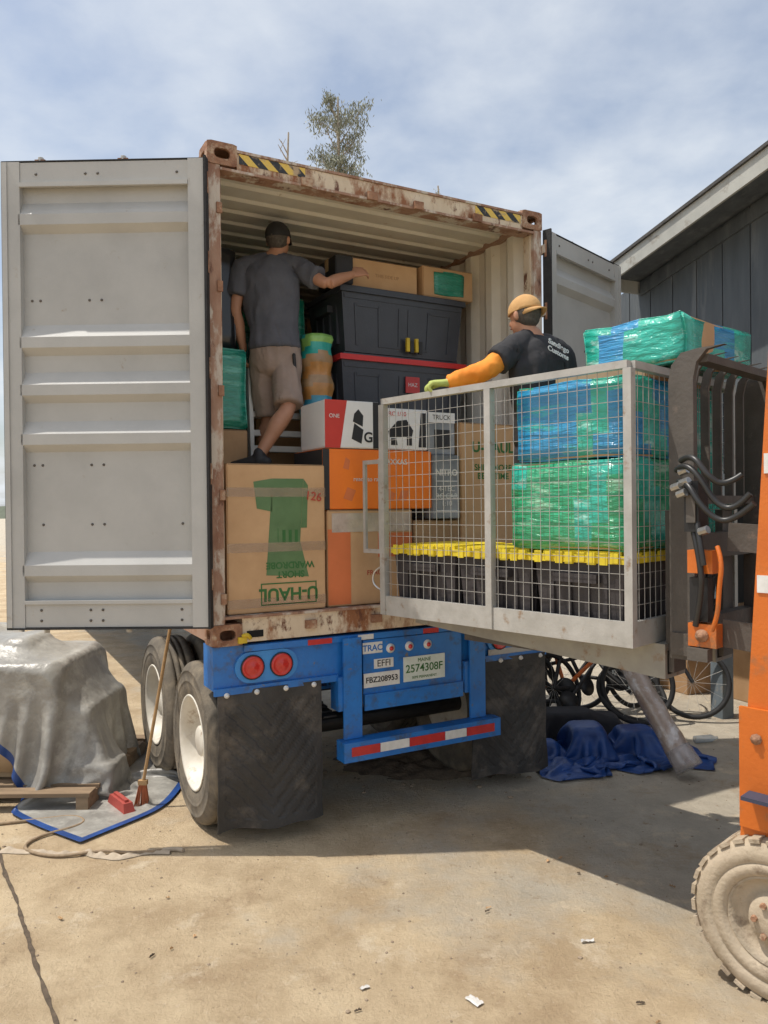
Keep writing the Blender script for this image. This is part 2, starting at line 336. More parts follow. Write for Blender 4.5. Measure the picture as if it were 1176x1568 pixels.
def faceparts(par,c,ax,hairm,capm,brimsign):
    s,f,u=ax; c=V(c)
    bm=bmesh.new()
    for k in (-1,1): ell(bm,c+s*k*.031+u*.006+f*.082,ax,(.013,.009,.008),10)
    fin(bm,'eyes',par,m_white,smooth=True,world=True)
    bm=bmesh.new()
    for k in (-1,1): ell(bm,c+s*k*.031+u*.006+f*.090,ax,(.005,.003,.005),8)
    fin(bm,'pupils',par,m_blackink,smooth=True,world=True)
    bm=bmesh.new(); ell(bm,c-u*.053+f*.094,ax,(.022,.006,.004),8); fin(bm,'mouth',par,m_lips,smooth=True,world=True)
    bm=bmesh.new(); ell(bm,c+u*.012-f*.018,ax,(.0795,.092,.081)); ell(bm,c-u*.022-f*.035,ax,(.066,.060,.052))
    bmesh.ops.bisect_plane(bm,geom=bm.verts[:]+bm.edges[:]+bm.faces[:],plane_co=c+f*.02,plane_no=f,clear_outer=True)
    fin(bm,'hair',par,hairm,smooth=True,world=True)
    bm=bmesh.new(); ell(bm,c+u*.022-f*.006,ax,(.085,.106,.105),36)
    for v in bm.verts:
        q=v.co-c; a=math.atan2(q.dot(s),q.dot(f)); v.co-= (s*q.dot(s)+f*q.dot(f))*.025*abs(math.cos(3*a))**8
        hgt=(q.dot(u)-.022)/.105
        if hgt>0: v.co+=(s*q.dot(s)+f*q.dot(f))*.10*hgt*(1-hgt)
    bmesh.ops.bisect_plane(bm,geom=bm.verts[:]+bm.edges[:]+bm.faces[:],plane_co=c+u*.018,plane_no=-u+f*.12*brimsign,clear_outer=True)
    o=fin(bm,'cap_crown',par,capm,smooth=True,world=True); md=o.modifiers.new('s','SOLIDIFY'); md.thickness=.004
    bm=bmesh.new(); ell(bm,c+u*.128-f*.006,ax,(.007,.007,.004),8); fin(bm,'cap_button',par,capm,world=True)
    fb=f*brimsign; bm=bmesh.new(); N=18; T=[]
    for i in range(N+1):
        a=math.pi*(.12+.76*i/N); sn=math.sin(a); cs=math.cos(a)
        inner=c+u*(.030+.004*sn)+s*cs*.080+fb*(sn*.095-.004)
        outr=c+u*(.028-.030*cs*cs-.012)+s*cs*.078+fb*(sn*.165-.006)
        T.append((bm.verts.new(inner),bm.verts.new(inner.lerp(outr,.5)+u*.004),bm.verts.new(outr)))
    for i in range(N):
        for k in (0,1): bm.faces.new((T[i][k],T[i+1][k],T[i+1][k+1],T[i][k+1]))
    o=fin(bm,'cap_brim',par,capm,smooth=True,world=True); md=o.modifiers.new('s','SOLIDIFY'); md.thickness=.004
def lerp(a,b,t): return V(a).lerp(V(b),t)
def person(name,J,side,face,skinm,shirtm,legm,sleeve,legfrac,capm,brim,sleeve2=None,toes=None):
    J={k:V(v) for k,v in J.items()}; side=V(side).normalized()
    par=root(name,ID,(J['pelvis'].x,J['pelvis'].y,min(J['anL'].z,J['anR'].z)-.08))
    bm=bmesh.new()
    limb(bm,[J['pelvis']-V((0,0,.03)),lerp(J['pelvis'],J['chest'],.45),J['chest'],J['neck']],[(.15,.10),(.135,.09),(.155,.10),(.07,.06)],side=side)
    limb(bm,[J['neck']-V((0,0,.03)),J['head']-V((0,0,.04))],[.058,.054],side=side)
    for k in 'LR':
        limb(bm,[lerp(J['neck'],J['sh'+k],.35),J['sh'+k],lerp(J['sh'+k],J['el'+k],.5),J['el'+k],lerp(J['el'+k],J['wr'+k],.35),J['wr'+k]],[.05,.052,.046,.039,.043,.027],side=side)
        limb(bm,[J['hip'+k],lerp(J['hip'+k],J['kn'+k],.5),J['kn'+k],lerp(J['kn'+k],J['an'+k],.35)+V((0,-.012,0)),lerp(J['kn'+k],J['an'+k],.7),J['an'+k]],[.082,.072,.054,.061,.046,.036],side=side)
    ax=head(bm,J['head'],face)
    remesh(bm,'body',par,skinm,.010,sm=2)
    faceparts(par,J['head'],ax,m_hair,capm,brim)
    bm=bmesh.new(); hem=J['hem'] if 'hem' in J else J['pelvis']+V((0,0,.06))
    limb(bm,[hem,lerp(hem,J['chest'],.35),lerp(hem,J['chest'],.75),J['chest']+V((0,0,.04)),lerp(J['chest'],J['neck'],.62)+V((0,0,.01)),J['neck']+V((0,0,.0))],[(.176,.135),(.165,.125),(.187,.13),(.200,.125),(.150,.10),(.068,.065)],side=side,roundA=False,roundB=False,seg=20)
    for k in 'LR':
        e=lerp(J['sh'+k],J['el'+k],sleeve)
        limb(bm,[lerp(J['neck'],J['sh'+k],.30),J['sh'+k],lerp(J['sh'+k],e,.55),e],[.058,.072,.074,.078],side=side,roundB=False)
    remesh(bm,'tshirt',par,shirtm,.009,sm=2,disp=.013,dsc=8)
    if sleeve2:
        for k in 'LR':
            bm=bmesh.new(); limb(bm,[lerp(J['sh'+k],J['el'+k],.3),lerp(J['sh'+k],J['el'+k],.7),J['el'+k],lerp(J['el'+k],J['wr'+k],.5),lerp(J['el'+k],J['wr'+k],.97)],[.055,.056,.056,.050,.038],side=side,roundB=False)
            remesh(bm,'long_sleeve_'+k,par,sleeve2,.008,sm=2,disp=.007,dsc=14)
    bm=bmesh.new()
    limb(bm,[J['pelvis']+V((0,0,.10)),J['pelvis']+V((0,0,.02)),J['pelvis']-V((0,0,.07))],[(.160,.118),(.172,.13),(.165,.125)],side=side)
    for k in 'LR':
        e=lerp(J['kn'+k],J['an'+k],max(0,legfrac-1)) if legfrac>1 else lerp(J['hip'+k],J['kn'+k],legfrac)
        pts=[J['hip'+k]+V((0,0,.02)),lerp(J['hip'+k],J['kn'+k],.5)]; rr=[.098,.097]
        if legfrac>1: pts+=[J['kn'+k],lerp(J['kn'+k],e,.5),e]; rr+=[.075,.07,.062]
        else: pts+=[e]; rr+=[.098]
        limb(bm,pts,rr,side=side,roundB=False)
    remesh(bm,'shorts' if legfrac<=1 else 'trousers',par,legm,.009,sm=2,disp=.012,dsc=8)
    for k in 'LR':
        t=V((toes or {}).get(k,V(face))).normalized(); an=J['an'+k]; bm=bmesh.new(); sd=t.cross(V((0,0,1)))
        limb(bm,[an-t*.05-V((0,0,.045)),an+t*.03-V((0,0,.04)),an+t*.11-V((0,0,.05)),an+t*.19-V((0,0,.058))],[(.036,.034),(.042,.044),(.046,.032),(.038,.022)],side=sd)
        limb(bm,[an+V((0,0,.01)),an-V((0,0,.04))],[.043,.045],side=sd)
        remesh(bm,'shoe_'+k,par,m_shoe,.008,sm=2)
        bm=bmesh.new(); limb(bm,[an-t*.06-V((0,0,.078)),an+t*.06-V((0,0,.078)),an+t*.2-V((0,0,.078))],[(.040,.009),(.044,.009),(.036,.009)],side=sd); fin(bm,'sole_'+k,par,m_sole,smooth=True,world=True)
    return par,J,ax
J1=dict(head=(-.71,5.33,3.83),neck=(-.745,5.31,3.70),chest=(-.765,5.30,3.51),pelvis=(-.745,5.32,3.06),hem=(-.745,5.31,3.08),
 shL=(-.955,5.28,3.615),elL=(-1.00,5.26,3.345),wrL=(-.965,5.34,3.09),
 shR=(-.565,5.33,3.635),elR=(-.375,5.22,3.50),wrR=(-.205,5.36,3.60),
 hipL=(-.825,5.33,3.00),knL=(-.80,5.40,2.62),anL=(-.86,5.50,2.335),
 hipR=(-.665,5.33,3.00),knR=(-.64,5.19,2.66),anR=(-.82,5.10,2.335))
p1,J,ax=person('man',J1,(1,.06,0),(.30,.95,.02),m_skin1,m_tee,m_short,.66,.96,m_cap1,1,toes={'L':(-.3,.9,0),'R':(-.95,.25,0)})
hand(p1,'hand_left',J['wrL'],(.05,.1,-1),(.9,.2,0),(0.1,1,0),m_skin1)
hand(p1,'hand_right',J['wrR'],(.75,.45,.38),(.3,.9,-.2),(-.2,.1,1),m_skin1,curls=(20,30,25),k=1.05)
bm=bmesh.new(); limb(bm,[(-.60,5.225,3.02),(-.595,5.225,2.93)],[.012,.012]); fin(bm,'key_clip',p1,m_black,world=True)
J2=dict(head=(.830,4.50,3.085),neck=(.872,4.49,2.965),chest=(.915,4.50,2.76),pelvis=(.94,4.56,2.33),hem=(.935,4.55,2.36),
 shL=(.745,4.42,2.880),elL=(.585,4.33,2.745),wrL=(.365,4.355,2.680),
 shR=(1.06,4.60,2.880),elR=(1.15,4.70,2.62),wrR=(1.05,4.76,2.42),
 hipL=(.87,4.52,2.27),knL=(.86,4.55,1.86),anL=(.85,4.62,1.47),
 hipR=(1.01,4.62,2.27),knR=(.98,4.68,1.86),anR=(.97,4.74,1.47))
p2,J,ax=person('man',J2,(.86,.5,0),(-.62,.78,-.05),m_skin,m_btee,m_jean,.60,1.95,m_cap2,-1,sleeve2=m_osleeve,toes={'L':(-.5,.8,0),'R':(-.5,.8,0)})
hand(p2,'glove_left',J['wrL'],(-1,.05,-.02),(0,.1,-1),(0,1,.1),m_glove,curls=(35,60,40),k=1.22)
hand(p2,'glove_right',J['wrR'],(-.2,.3,-1),(-.9,.1,0),(0,1,0),m_glove,k=1.1)
mt=Matrix.Translation((1.00,4.37,2.865))@Matrix.Rotation(math.radians(34),4,'Z')@Matrix.Rotation(math.radians(78),4,'X')@Matrix.Rotation(math.radians(-18),4,'Z')
t=txt(None,'shirt_print','Sandiego\nCustoms',mt,.045,m_whiteink,bold=.0012); t.parent=p2; t.matrix_parent_inverse=p2.matrix_basis.inverted()

# ------------------------------------------------------------------ ground
def ground_mat():
    m=bpy.data.materials.new('dusty_concrete'); m.use_nodes=True; nt=m.node_tree;n=nt.nodes;L=nt.links;b=n['Principled BSDF'];b.inputs['Roughness'].default_value=.92
    tc=n.new('ShaderNodeTexCoord')
    def nz(s,d=8,r=.6,off=0,st=(1,1,1)):
        x=n.new('ShaderNodeTexNoise');x.inputs['Scale'].default_value=s;x.inputs['Detail'].default_value=d;x.inputs['Roughness'].default_value=r
        a=n.new('ShaderNodeMapping');a.inputs['Location'].default_value=(off,off,0);a.inputs['Scale'].default_value=st;L.new(tc.outputs['Object'],a.inputs['Vector']);L.new(a.outputs[0],x.inputs['Vector']);return x.outputs['Fac']
    def rng(f,a,c,hi=1):
        r=n.new('ShaderNodeMapRange');r.inputs[1].default_value=a;r.inputs[2].default_value=c;r.inputs[4].default_value=hi;L.new(f,r.inputs[0]);return r.outputs[0]
    def mix(f,a,c):
        x=n.new('ShaderNodeMix');x.data_type='RGBA';L.new(f,x.inputs[0])
        for i,v in ((6,a),(7,c)):
            if isinstance(v,tuple): x.inputs[i].default_value=(*v,1)
            else: L.new(v,x.inputs[i])
        return x.outputs[2]
    dirt=mix(rng(nz(2.2,10,.7),.38,.62),(.48,.355,.215),(.66,.52,.335))
    conc=mix(rng(nz(4,10,.7,5),.35,.65),(.44,.385,.30),(.57,.505,.40))
    sep=n.new('ShaderNodeSeparateXYZ');L.new(tc.outputs['Object'],sep.inputs[0])
    mm=n.new('ShaderNodeMath');mm.operation='MULTIPLY_ADD';mm.inputs[1].default_value=.10;mm.inputs[2].default_value=-.04;L.new(sep.outputs['X'],mm.inputs[0])
    mY=n.new('ShaderNodeMath');mY.operation='MULTIPLY_ADD';mY.inputs[1].default_value=.06;mY.inputs[2].default_value=-.28;L.new(sep.outputs['Y'],mY.inputs[0])
    m1=n.new('ShaderNodeMath');m1.operation='ADD';L.new(mm.outputs[0],m1.inputs[0]);L.new(mY.outputs[0],m1.inputs[1])
    m2=n.new('ShaderNodeMath');m2.operation='ADD';L.new(m1.outputs[0],m2.inputs[0]);L.new(nz(1.1,7,.65,3),m2.inputs[1])
    c=mix(rng(m2.outputs[0],.42,.60),dirt,conc)
    c=mix(rng(nz(1.8,10,.75,21),.54,.66,.7),c,(.40,.28,.165))
    c=mix(rng(nz(7,10,.8,51),.58,.67,.75),c,(.33,.23,.14))
    c=mix(rng(nz(3.5,9,.7,131),.57,.67,.8),c,(.70,.585,.42))
    c=mix(rng(nz(26,6,.75,71),.59,.69,.55),c,(.28,.20,.13))
    c=mix(rng(nz(22,6,.75,91),.60,.70,.6),c,(.72,.60,.44))
    L.new(c,b.inputs['Base Color'])
    ad=n.new('ShaderNodeMath');ad.operation='MULTIPLY_ADD';ad.inputs[1].default_value=3;L.new(nz(5,12,.75),ad.inputs[0]);L.new(nz(40,6,.8),ad.inputs[2])
    bp=n.new('ShaderNodeBump');bp.inputs['Strength'].default_value=.8;bp.inputs['Distance'].default_value=.018;L.new(ad.outputs[0],bp.inputs['Height']);L.new(bp.outputs[0],b.inputs['Normal'])
    return m
bm=bmesh.new()
vs=[bm.verts.new(p) for p in ((-600,-200,0),(600,-200,0),(600,900,0),(-600,900,0))]; bm.faces.new(vs)
fin(bm,'ground',None,ground_mat())
bm=bmesh.new(); prev=None
for i in range(220):
    t=i/219; p=V((-2.11,4.23,.004))+(V((-1.30,2.98,.004))-V((-2.11,4.23,.004)))*(t*5-2)
    w=.009+.009*noise.noise(p*9)+.004*noise.noise(p*40); d=V((.84,.54,0)); j=d*(.012*noise.noise(p*3)+.004*noise.noise(p*30))
    q=(bm.verts.new(p+j-d*w),bm.verts.new(p+j+d*w))
    if prev: bm.faces.new((prev[0],prev[1],q[1],q[0]))
    prev=q
fin(bm,'expansion_joint',None,m_joint)
bm=bmesh.new()
for i in range(1100):
    y=1.6+5.9*random.random()**.8; x=random.uniform(-.62,.62)*y
    r=random.choice((.003,.003,.004,.004,.005,.006,.007,.010 if random.random()<.3 else .004))
    if random.random()<.22: x=random.gauss(.3,.40); y=random.gauss(5.9,.28); r*=2
    g=bmesh.ops.create_icosphere(bm,subdivisions=1,radius=r)
    for v in g['verts']:
        v.co=V((v.co.x*random.uniform(.8,1.5),v.co.y*random.uniform(.8,1.3),v.co.z*.6))+V((x,y,r*.25))
fin(bm,'gravel',None,m_stone)
bm=bmesh.new(); bmesh.ops.create_grid(bm,x_segments=50,y_segments=40,size=1)
for v in bm.verts:
    x,y=v.co.x,v.co.y; d=max(0,1-(x*x+y*y)-.4*abs(noise.noise(V((x*3,y*3,4)))))
    v.co=V((.35+x*.85,6.0+y*.5,-.01+.12*d*(.6+.6*noise.noise(V((x*4,y*4,1)))+.35*noise.noise(V((x*14,y*14,3))))))
fin(bm,'dirt_heap',None,M('dark_soil',(.24,.18,.125),(.12,.09,.062),12,.95,bump=.6),smooth=True)
def scr(n,*a):
    r=root(n,ID,(a[0],a[1],0),a[4]); bm=bmesh.new(); bmesh.ops.create_grid(bm,x_segments=6,y_segments=6,size=1)
    for v in bm.verts: v.co=V((v.co.x*a[2]*(1+.3*noise.noise(v.co*3)),v.co.y*a[3],.006+.018*abs(noise.noise(V((v.co.x*2+a[0],v.co.y*2,a[1]))))))
    fin(bm,'sheet',r,a[5],smooth=True)
scr('paper_scrap',.34,3.06,.035,.018,-50,m_paper); scr('paper_scrap',.90,3.47,.03,.008,10,m_paper); scr('paper_scrap',-.1,3.15,.02,.008,30,m_paper)
for k in range(18):
    y=random.uniform(2.8,4.3); scr('fallen_leaf',random.uniform(-.45,.45)*y,y,random.uniform(.008,.018),random.uniform(.003,.007),random.uniform(0,180),random.choice((m_broom,m_joint,m_card)))

# ------------------------------------------------------------------ shipping container
H0,H1=1.19,4.085; W=2.438; LN=12.19
sc=root('shipping_container',CF)
def casting(par,name,x,y,z,sx,sy,sz,px,py):
    bm=bmesh.new(); x0,x1=x,x+sx;y0,y1=y,y+sy;z0,z1=z,z+sz
    plate_hole(bm,Matrix.Translation(((x0+x1)/2,y0,(z0+z1)/2))@Matrix.Rotation(-math.pi/2,4,'X'),sx,sz,.022,.095,.06)
    xs=x0 if px>0 else x1
    plate_hole(bm,Matrix.Translation((xs,(y0+y1)/2+.011,(z0+z1)/2))@Matrix.Rotation(math.pi/2*px,4,'Y'),sz,sy-.022,.022,.055,.075)
    xi=(x1-.022,x1) if px>0 else (x0,x0+.022)
    cube(bm,xi,(y0+.022,y1),(z0,z1)); xa=(x0+.022,x1-.022)
    cube(bm,xa,(y0+.022,y1),(z0,z0+.02)); cube(bm,xa,(y0+.022,y1),(z1-.02,z1)); cube(bm,xa,(y1-.02,y1-.001),(z0+.02,z1-.02))
    fin(bm,name,par,m_cast)
for i,(x,px) in enumerate(((-.004,1),(W-.176+.004,-1))):
    casting(sc,f'rear_top_casting_{i}',x,-.006,H1-.125,.176,.17,.13,px,1)
    casting(sc,f'rear_bottom_casting_{i}',x,-.006,H0-.004,.176,.17,.125,px,1)
    casting(sc,f'front_top_casting_{i}',x,LN-.17,H1-.125,.176,.17,.13,px,1)
    casting(sc,f'front_bottom_casting_{i}',x,LN-.17,H0-.004,.176,.17,.125,px,1)
for i,x in enumerate((0,W-.07)):
    box(sc,f'rear_post_{i}',(x,x+.07),(0,.11),(H0+.122,H1-.126),m_post)
    xg=x+.0705 if i==0 else x-.012
    box(sc,f'post_inner_flange_{i}',(xg,xg+.0115),(.03,.10),(H0+.17,H1-.13),m_cream,.001)
    box(sc,f'front_post_{i}',(x,x+.07),(LN-.11,LN),(H0+.122,H1-.126),m_outer)
    for k,z in enumerate((1.55,2.15,2.75,3.35,3.8)):
        xx=-.03 if i==0 else W+.002
        box(sc,f'hinge_lug_{i}_{k}',(xx,xx+.028),(-.035,.05),(z,z+.06),m_post,.004)
        cyl(sc,f'hinge_pin_{i}_{k}',(xx+.014,-.03,z-.03),(xx+.014,-.03,z+.09),.011,m_cast,10)
        if i==0: box(sc,f'post_weld_tab_{k}',(.046,.078),(-.012,-.0005),(z-.12,z-.06),m_cast,.004)
box(sc,'header_face',(.172,W-.172),(.0,.06),(3.945,4.045),m_cream)
box(sc,'header_top_flange',(.172,W-.172),(-.008,.12),(4.047,4.062),m_post,.002)
box(sc,'header_bottom_flange',(.07,W-.07),(-.012,.10),(3.928,3.943),m_post,.002)
for i,(a,b) in enumerate(((.185,.60),(1.86,2.25))): box(sc,f'hazard_label_{i}',(a,b),(-.003,-.0005),(3.985,4.043),m_hazard,0)
for i,s in enumerate((.60,1.05,1.39,1.86)):
    box(sc,f'cam_keeper_top_{i}',(s-.035,s+.035),(-.035,-.0125),(3.925,3.975),m_cast,.006)
    box(sc,f'cam_keeper_bottom_{i}',(s-.035,s+.035),(-.03,-.001),(1.25,1.30),m_cast,.006)
box(sc,'sill_face',(.172,W-.172),(.0,.10),(H0+.01,H0+.15),m_cream)
box(sc,'sill_top',(.07,W-.07),(-.012,.16),(H0+.151,H0+.165),m_post,.002)
box(sc,'sill_pocket_shade',(.20,.30),(-.004,-.001),(H0+.035,H0+.075),m_dark,0)  # flat dark plate, paints the pocket's inner shade on the sill
for i,x in enumerate((0,W-.06)):
    box(sc,f'top_side_rail_{i}',(x,x+.06),(.165,LN-.17),(H1-.085,H1-.02),m_outer)
    box(sc,f'bottom_side_rail_{i}',(x,x+.05),(.165,LN-.17),(H0+.01,H0+.16),m_outer)
for i,x in enumerate((.022,W-.022)):
    pts=[];y=.11;sg=1 if i==0 else -1
    while y<LN-.1:
        for dy,d in ((0,.0),(.07,0),(.068+.07,.036),(.14+.068,.036)): pts.append((x+sg*d,y+dy,H0+.15))
        y+=.276
    sheet(sc,f'side_wall_{i}',pts,(0,0,H1-.08-H0-.15),m_inner)
pts=[];y=.06
while y<LN-.1:
    for dy,d in ((0,0),(.06,0),(.075,.02),(.135,.02),(.15,0)): pts.append((.03,y+dy,H1-.06+d))
    y+=.21
sheet(sc,'roof_panel',pts,(W-.06,0,0),m_inner)
sheet(sc,'front_wall',[(x*.1+.03,LN-.03-(.03 if x%2 else 0),H0+.15) for x in range(24)],(0,0,2.7),m_inner)
box(sc,'plywood_floor',(.05,W-.05),(.161,LN-.05),(H0+.135,H0+.163),m_floorw,0)
for k in range(12): box(sc,f'cross_member_{k}',(.05,W-.05),(.6+k,.66+k),(H0+.01,H0+.13),m_outer,0)
def door(name,hx,hy,deg,sy):
    d=root(name,Matrix.Identity(4),(hx,hy,0),deg,parent=sc)
    wd=1.165; z0,z1=1.315,3.955
    Y=lambda a,b:(a*sy,b*sy) if sy>0 else (b*sy,a*sy)
    box(d,'hinge_stile',(.015,.105),Y(-.03,.03),(z0,z1),m_door,.005)
    box(d,'free_stile',(wd-.10,wd),Y(-.03,.022),(z0,z1),m_door,.005)
    box(d,'free_stile_lip',(wd-.03,wd-.001),Y(.0225,.03),(z0+.003,z1-.003),m_door,.002)
    box(d,'top_rail',(.106,wd-.101),Y(-.03,.016),(z1-.13,z1-.003),m_door,.005)
    box(d,'top_rail_lip',(.106,wd-.101),Y(.0165,.035),(z1-.145,z1-.12),m_door,.003)
    box(d,'bottom_rail',(.106,wd-.101),Y(-.03,.016),(z0+.003,z0+.15),m_door,.005)
    box(d,'bottom_rail_lip',(.106,wd-.101),Y(.0165,.03),(z0+.135,z0+.155),m_door,.003)
    pr=[(z1-.12,-.022)]
    for t in (3.735,3.04,2.77,2.49,1.745):
        pr+=[(t,-.022),(t-.075,.022),(t-.135,.022),(t-.175,-.022)]
    pr.append((z0+.12,-.022))
    sheet(d,'corrugated_panel',[(.10,y*sy,z) for z,y in pr],(wd-.19,0,0),m_door)
    gm=bmesh.new()
    cube(gm,(.0,.014),Y(-.02,.045),(z0-.01,z1+.01)); cube(gm,(wd-.0,wd+.006),Y(-.02,.02),(z0-.01,z1+.006))
    cube(gm,(.014,wd),Y(-.02,.02),(z1+.001,z1+.007)); cube(gm,(.014,wd),Y(-.02,.03),(z0-.010,z0-.001))
    fin(gm,'rubber_gasket',d,m_rubber)
    bm=bmesh.new()
    for z in (z1-.07,3.18,2.24,z0+.1,z0+.04,1.9):
        off=(.17,.24,.62,.69,.14+wd*.8-.1,1.02)
        for x in off[2:] if z in (2.24,3.18) else off[:1]+off[2:5]:
            gg=bmesh.ops.create_uvsphere(bm,u_segments=10,v_segments=6,radius=.008)
            yy=.018 if z>3.8 or z<1.5 else -.021
            for v in gg['verts']: v.co=V((v.co.x,v.co.y*.6,v.co.z))+V((x,yy*sy,z))
    fin(bm,'rivets',d,m_carr,smooth=True)
    for k,x in enumerate((.50,.98)):
        cyl(d,f'lock_rod_{k}',(x,-.065*sy,z0-.04),(x,-.065*sy,z1+.06),.016,m_galv,14)
        box(d,f'lock_cam_{k}',(x-.03,x+.03),Y(-.085,-.05),(z1+.02,z1+.045),m_cast,.006)
        for z in (1.6,2.3,3.0,3.7): box(d,f'rod_bracket_{k}_{z}',(x-.05,x+.05),Y(-.08,-.031),(z,z+.06),m_galv,.004)
        box(d,f'lock_handle_{k}',(x-.42,x),Y(-.10,-.088),(2.1+.2*k,2.13+.2*k),m_galv,.003)
    return d
door('left_door',-.012,-.035,178.8-28.6,1)
door('right_door',W+.012,-.03,47.8-28.6,-1)

# ------------------------------------------------------------------ chassis
ch=root('container_trailer_chassis',CF)
box(ch,'rear_bolster',(.0,W),(.012,.21),(.93,1.182),m_blue,.008)
box(ch,'bolster_lower_lip',(.0,.78),(-.012,.011),(.905,.945),m_blue,.004)
box(ch,'bolster_lower_lip_right',(1.89,W),(-.012,.011),(.905,.945),m_blue,.004)
box(ch,'bolster_top_lip',(.18,W-.18),(-.01,.011),(1.145,1.181),m_blue,.003)
for i,s in enumerate((.32,W-.32)):
    bm=bmesh.new(); N=24; pts=[]
    for k in range(N):
        a=2*math.pi*k/N; pts.append((s+(.10 if math.cos(a)>0 else -.10)+.095*math.cos(a),.092*math.sin(a)+1.05))
    f=[bm.verts.new((p[0],-.004,p[1])) for p in pts]; b=[bm.verts.new((p[0],.012,p[1])) for p in pts]
    bm.faces.new(f);bm.faces.new(b[::-1])
    for k in range(N): bm.faces.new((f[k],f[(k+1)%N],b[(k+1)%N],b[k]))
    fin(bm,f'lamp_plate_{i}',ch,m_bluelt,bev=0)
    for k,dx in enumerate((-.09,.09)):
        lathe(ch,f'tail_lamp_{i}_{k}',[(.066,0),(.066,.012),(.059,.02),(.053,.016),(.03,.022),(0,.026)],(s+dx,-.004,1.05),(0,-1,0),m_red,28)
        lathe(ch,f'tail_lamp_rubber_{i}_{k}',[(.066,0),(.073,0),(.073,.008),(.066,.010)],(s+dx,-.004,1.05),(0,-1,0),m_black,28)
for i,s in enumerate((.80,1.745)):
    box(ch,f'bumper_post_{i}',(s,s+.125),(-.05,-.035),(.545,1.17),m_blue,.003)
    box(ch,f'bumper_post_web_{i}',(s+.05,s+.068),(-.034,.011),(.55,1.17),m_blue,.002)
    box(ch,f'bumper_gusset_{i}',(s-.03,s+.02),(-.033,.08),(.72,.93),m_blue,.003)
box(ch,'bumper_beam',(.77,1.95),(-.11,.0),(.42,.54),m_blue,.012)
x=.80
for k,(c,w) in enumerate((('b',.02),('r',.20),('w',.21),('r',.27),('w',.17),('r',.23))):
    if c!='b': box(ch,f'bumper_tape_{k}',(x,x+w-.003),(-.1135,-.1105),(.455,.51),m_redtape if c=='r' else m_whitetape,0)
    x+=w
for k,(a,b,c) in enumerate(((.58,.74,'r'),(.92,1.03,'w'),(1.40,1.52,'r'),(2.0,2.13,'w'))):
    box(ch,f'bolster_tape_{k}',(a,b),(-.0135,-.0105),(1.146,1.178),m_redtape if c=='r' else m_whitetape,0)
box(ch,'plate_panel',(.955,1.70),(-.012,.0),(.74,1.14),m_blue,.004)
box(ch,'plate_panel_lower',(.955,1.70),(-.03,-.013),(.70,.80),m_blue,.004)
box(ch,'logo_plate',(.95,1.09),(-.018,-.0125),(1.055,1.125),m_whitetape,.001)
txt(ch,'logo_text','TRAC',rear(1.02,-.0188,1.088),.055,m_blue,bold=.001)
for k,s in enumerate((1.15,1.29,1.43)):
    lathe(ch,f'marker_lamp_{k}',[(.03,0),(.03,.008),(.018,.010),(.017,.016),(0,.02)],(s,-.0125,1.075),(0,-1,0),m_whitetape,20)
    lathe(ch,f'marker_lens_{k}',[(.016,0.014),(.013,.024),(0,.028)],(s,-.0125,1.075),(0,-1,0),m_red,20)
box(ch,'code_plate',(1.03,1.17),(-.018,-.0125),(.955,1.015),m_whitetape,.001); txt(ch,'code_text','EFFI',rear(1.10,-.0188,.985),.06,m_blackink)
box(ch,'number_plate',(.955,1.215),(-.018,-.0125),(.84,.93),m_whitetape,.001); txt(ch,'number_text','FBZ208953',rear(1.085,-.0188,.885),.05,m_blackink,bold=.0008)
box(ch,'license_plate',(1.245,1.56),(-.022,-.0125),(.845,1.005),m_plate,.002); txt(ch,'license_text','2574308F',rear(1.40,-.0228,.925),.072,m_green,bold=.0008)
txt(ch,'license_state','MAINE',rear(1.40,-.0228,.978),.034,m_green); txt(ch,'license_sub','SEMI PERMANENT',rear(1.40,-.0228,.868),.024,m_green)
box(ch,'right_lamp_trim',(1.93,2.42),(-.008,.0),(.945,.985),m_galv,.002)
for i,s in enumerate((.76,1.60)):
    boxes(ch,f'main_rail_{i}',[((s,s+.11),(.215,11.5),(1.145,1.165)),((s+.045,s+.06),(.215,11.5),(.83,1.144)),((s,s+.11),(.215,11.5),(.81,.829))],m_blue)
for k in range(6): box(ch,f'cross_tube_{k}',(.825,1.64),(1.9+k*1.6,2.0+k*1.6),(.9,1.1),m_blue,.005)
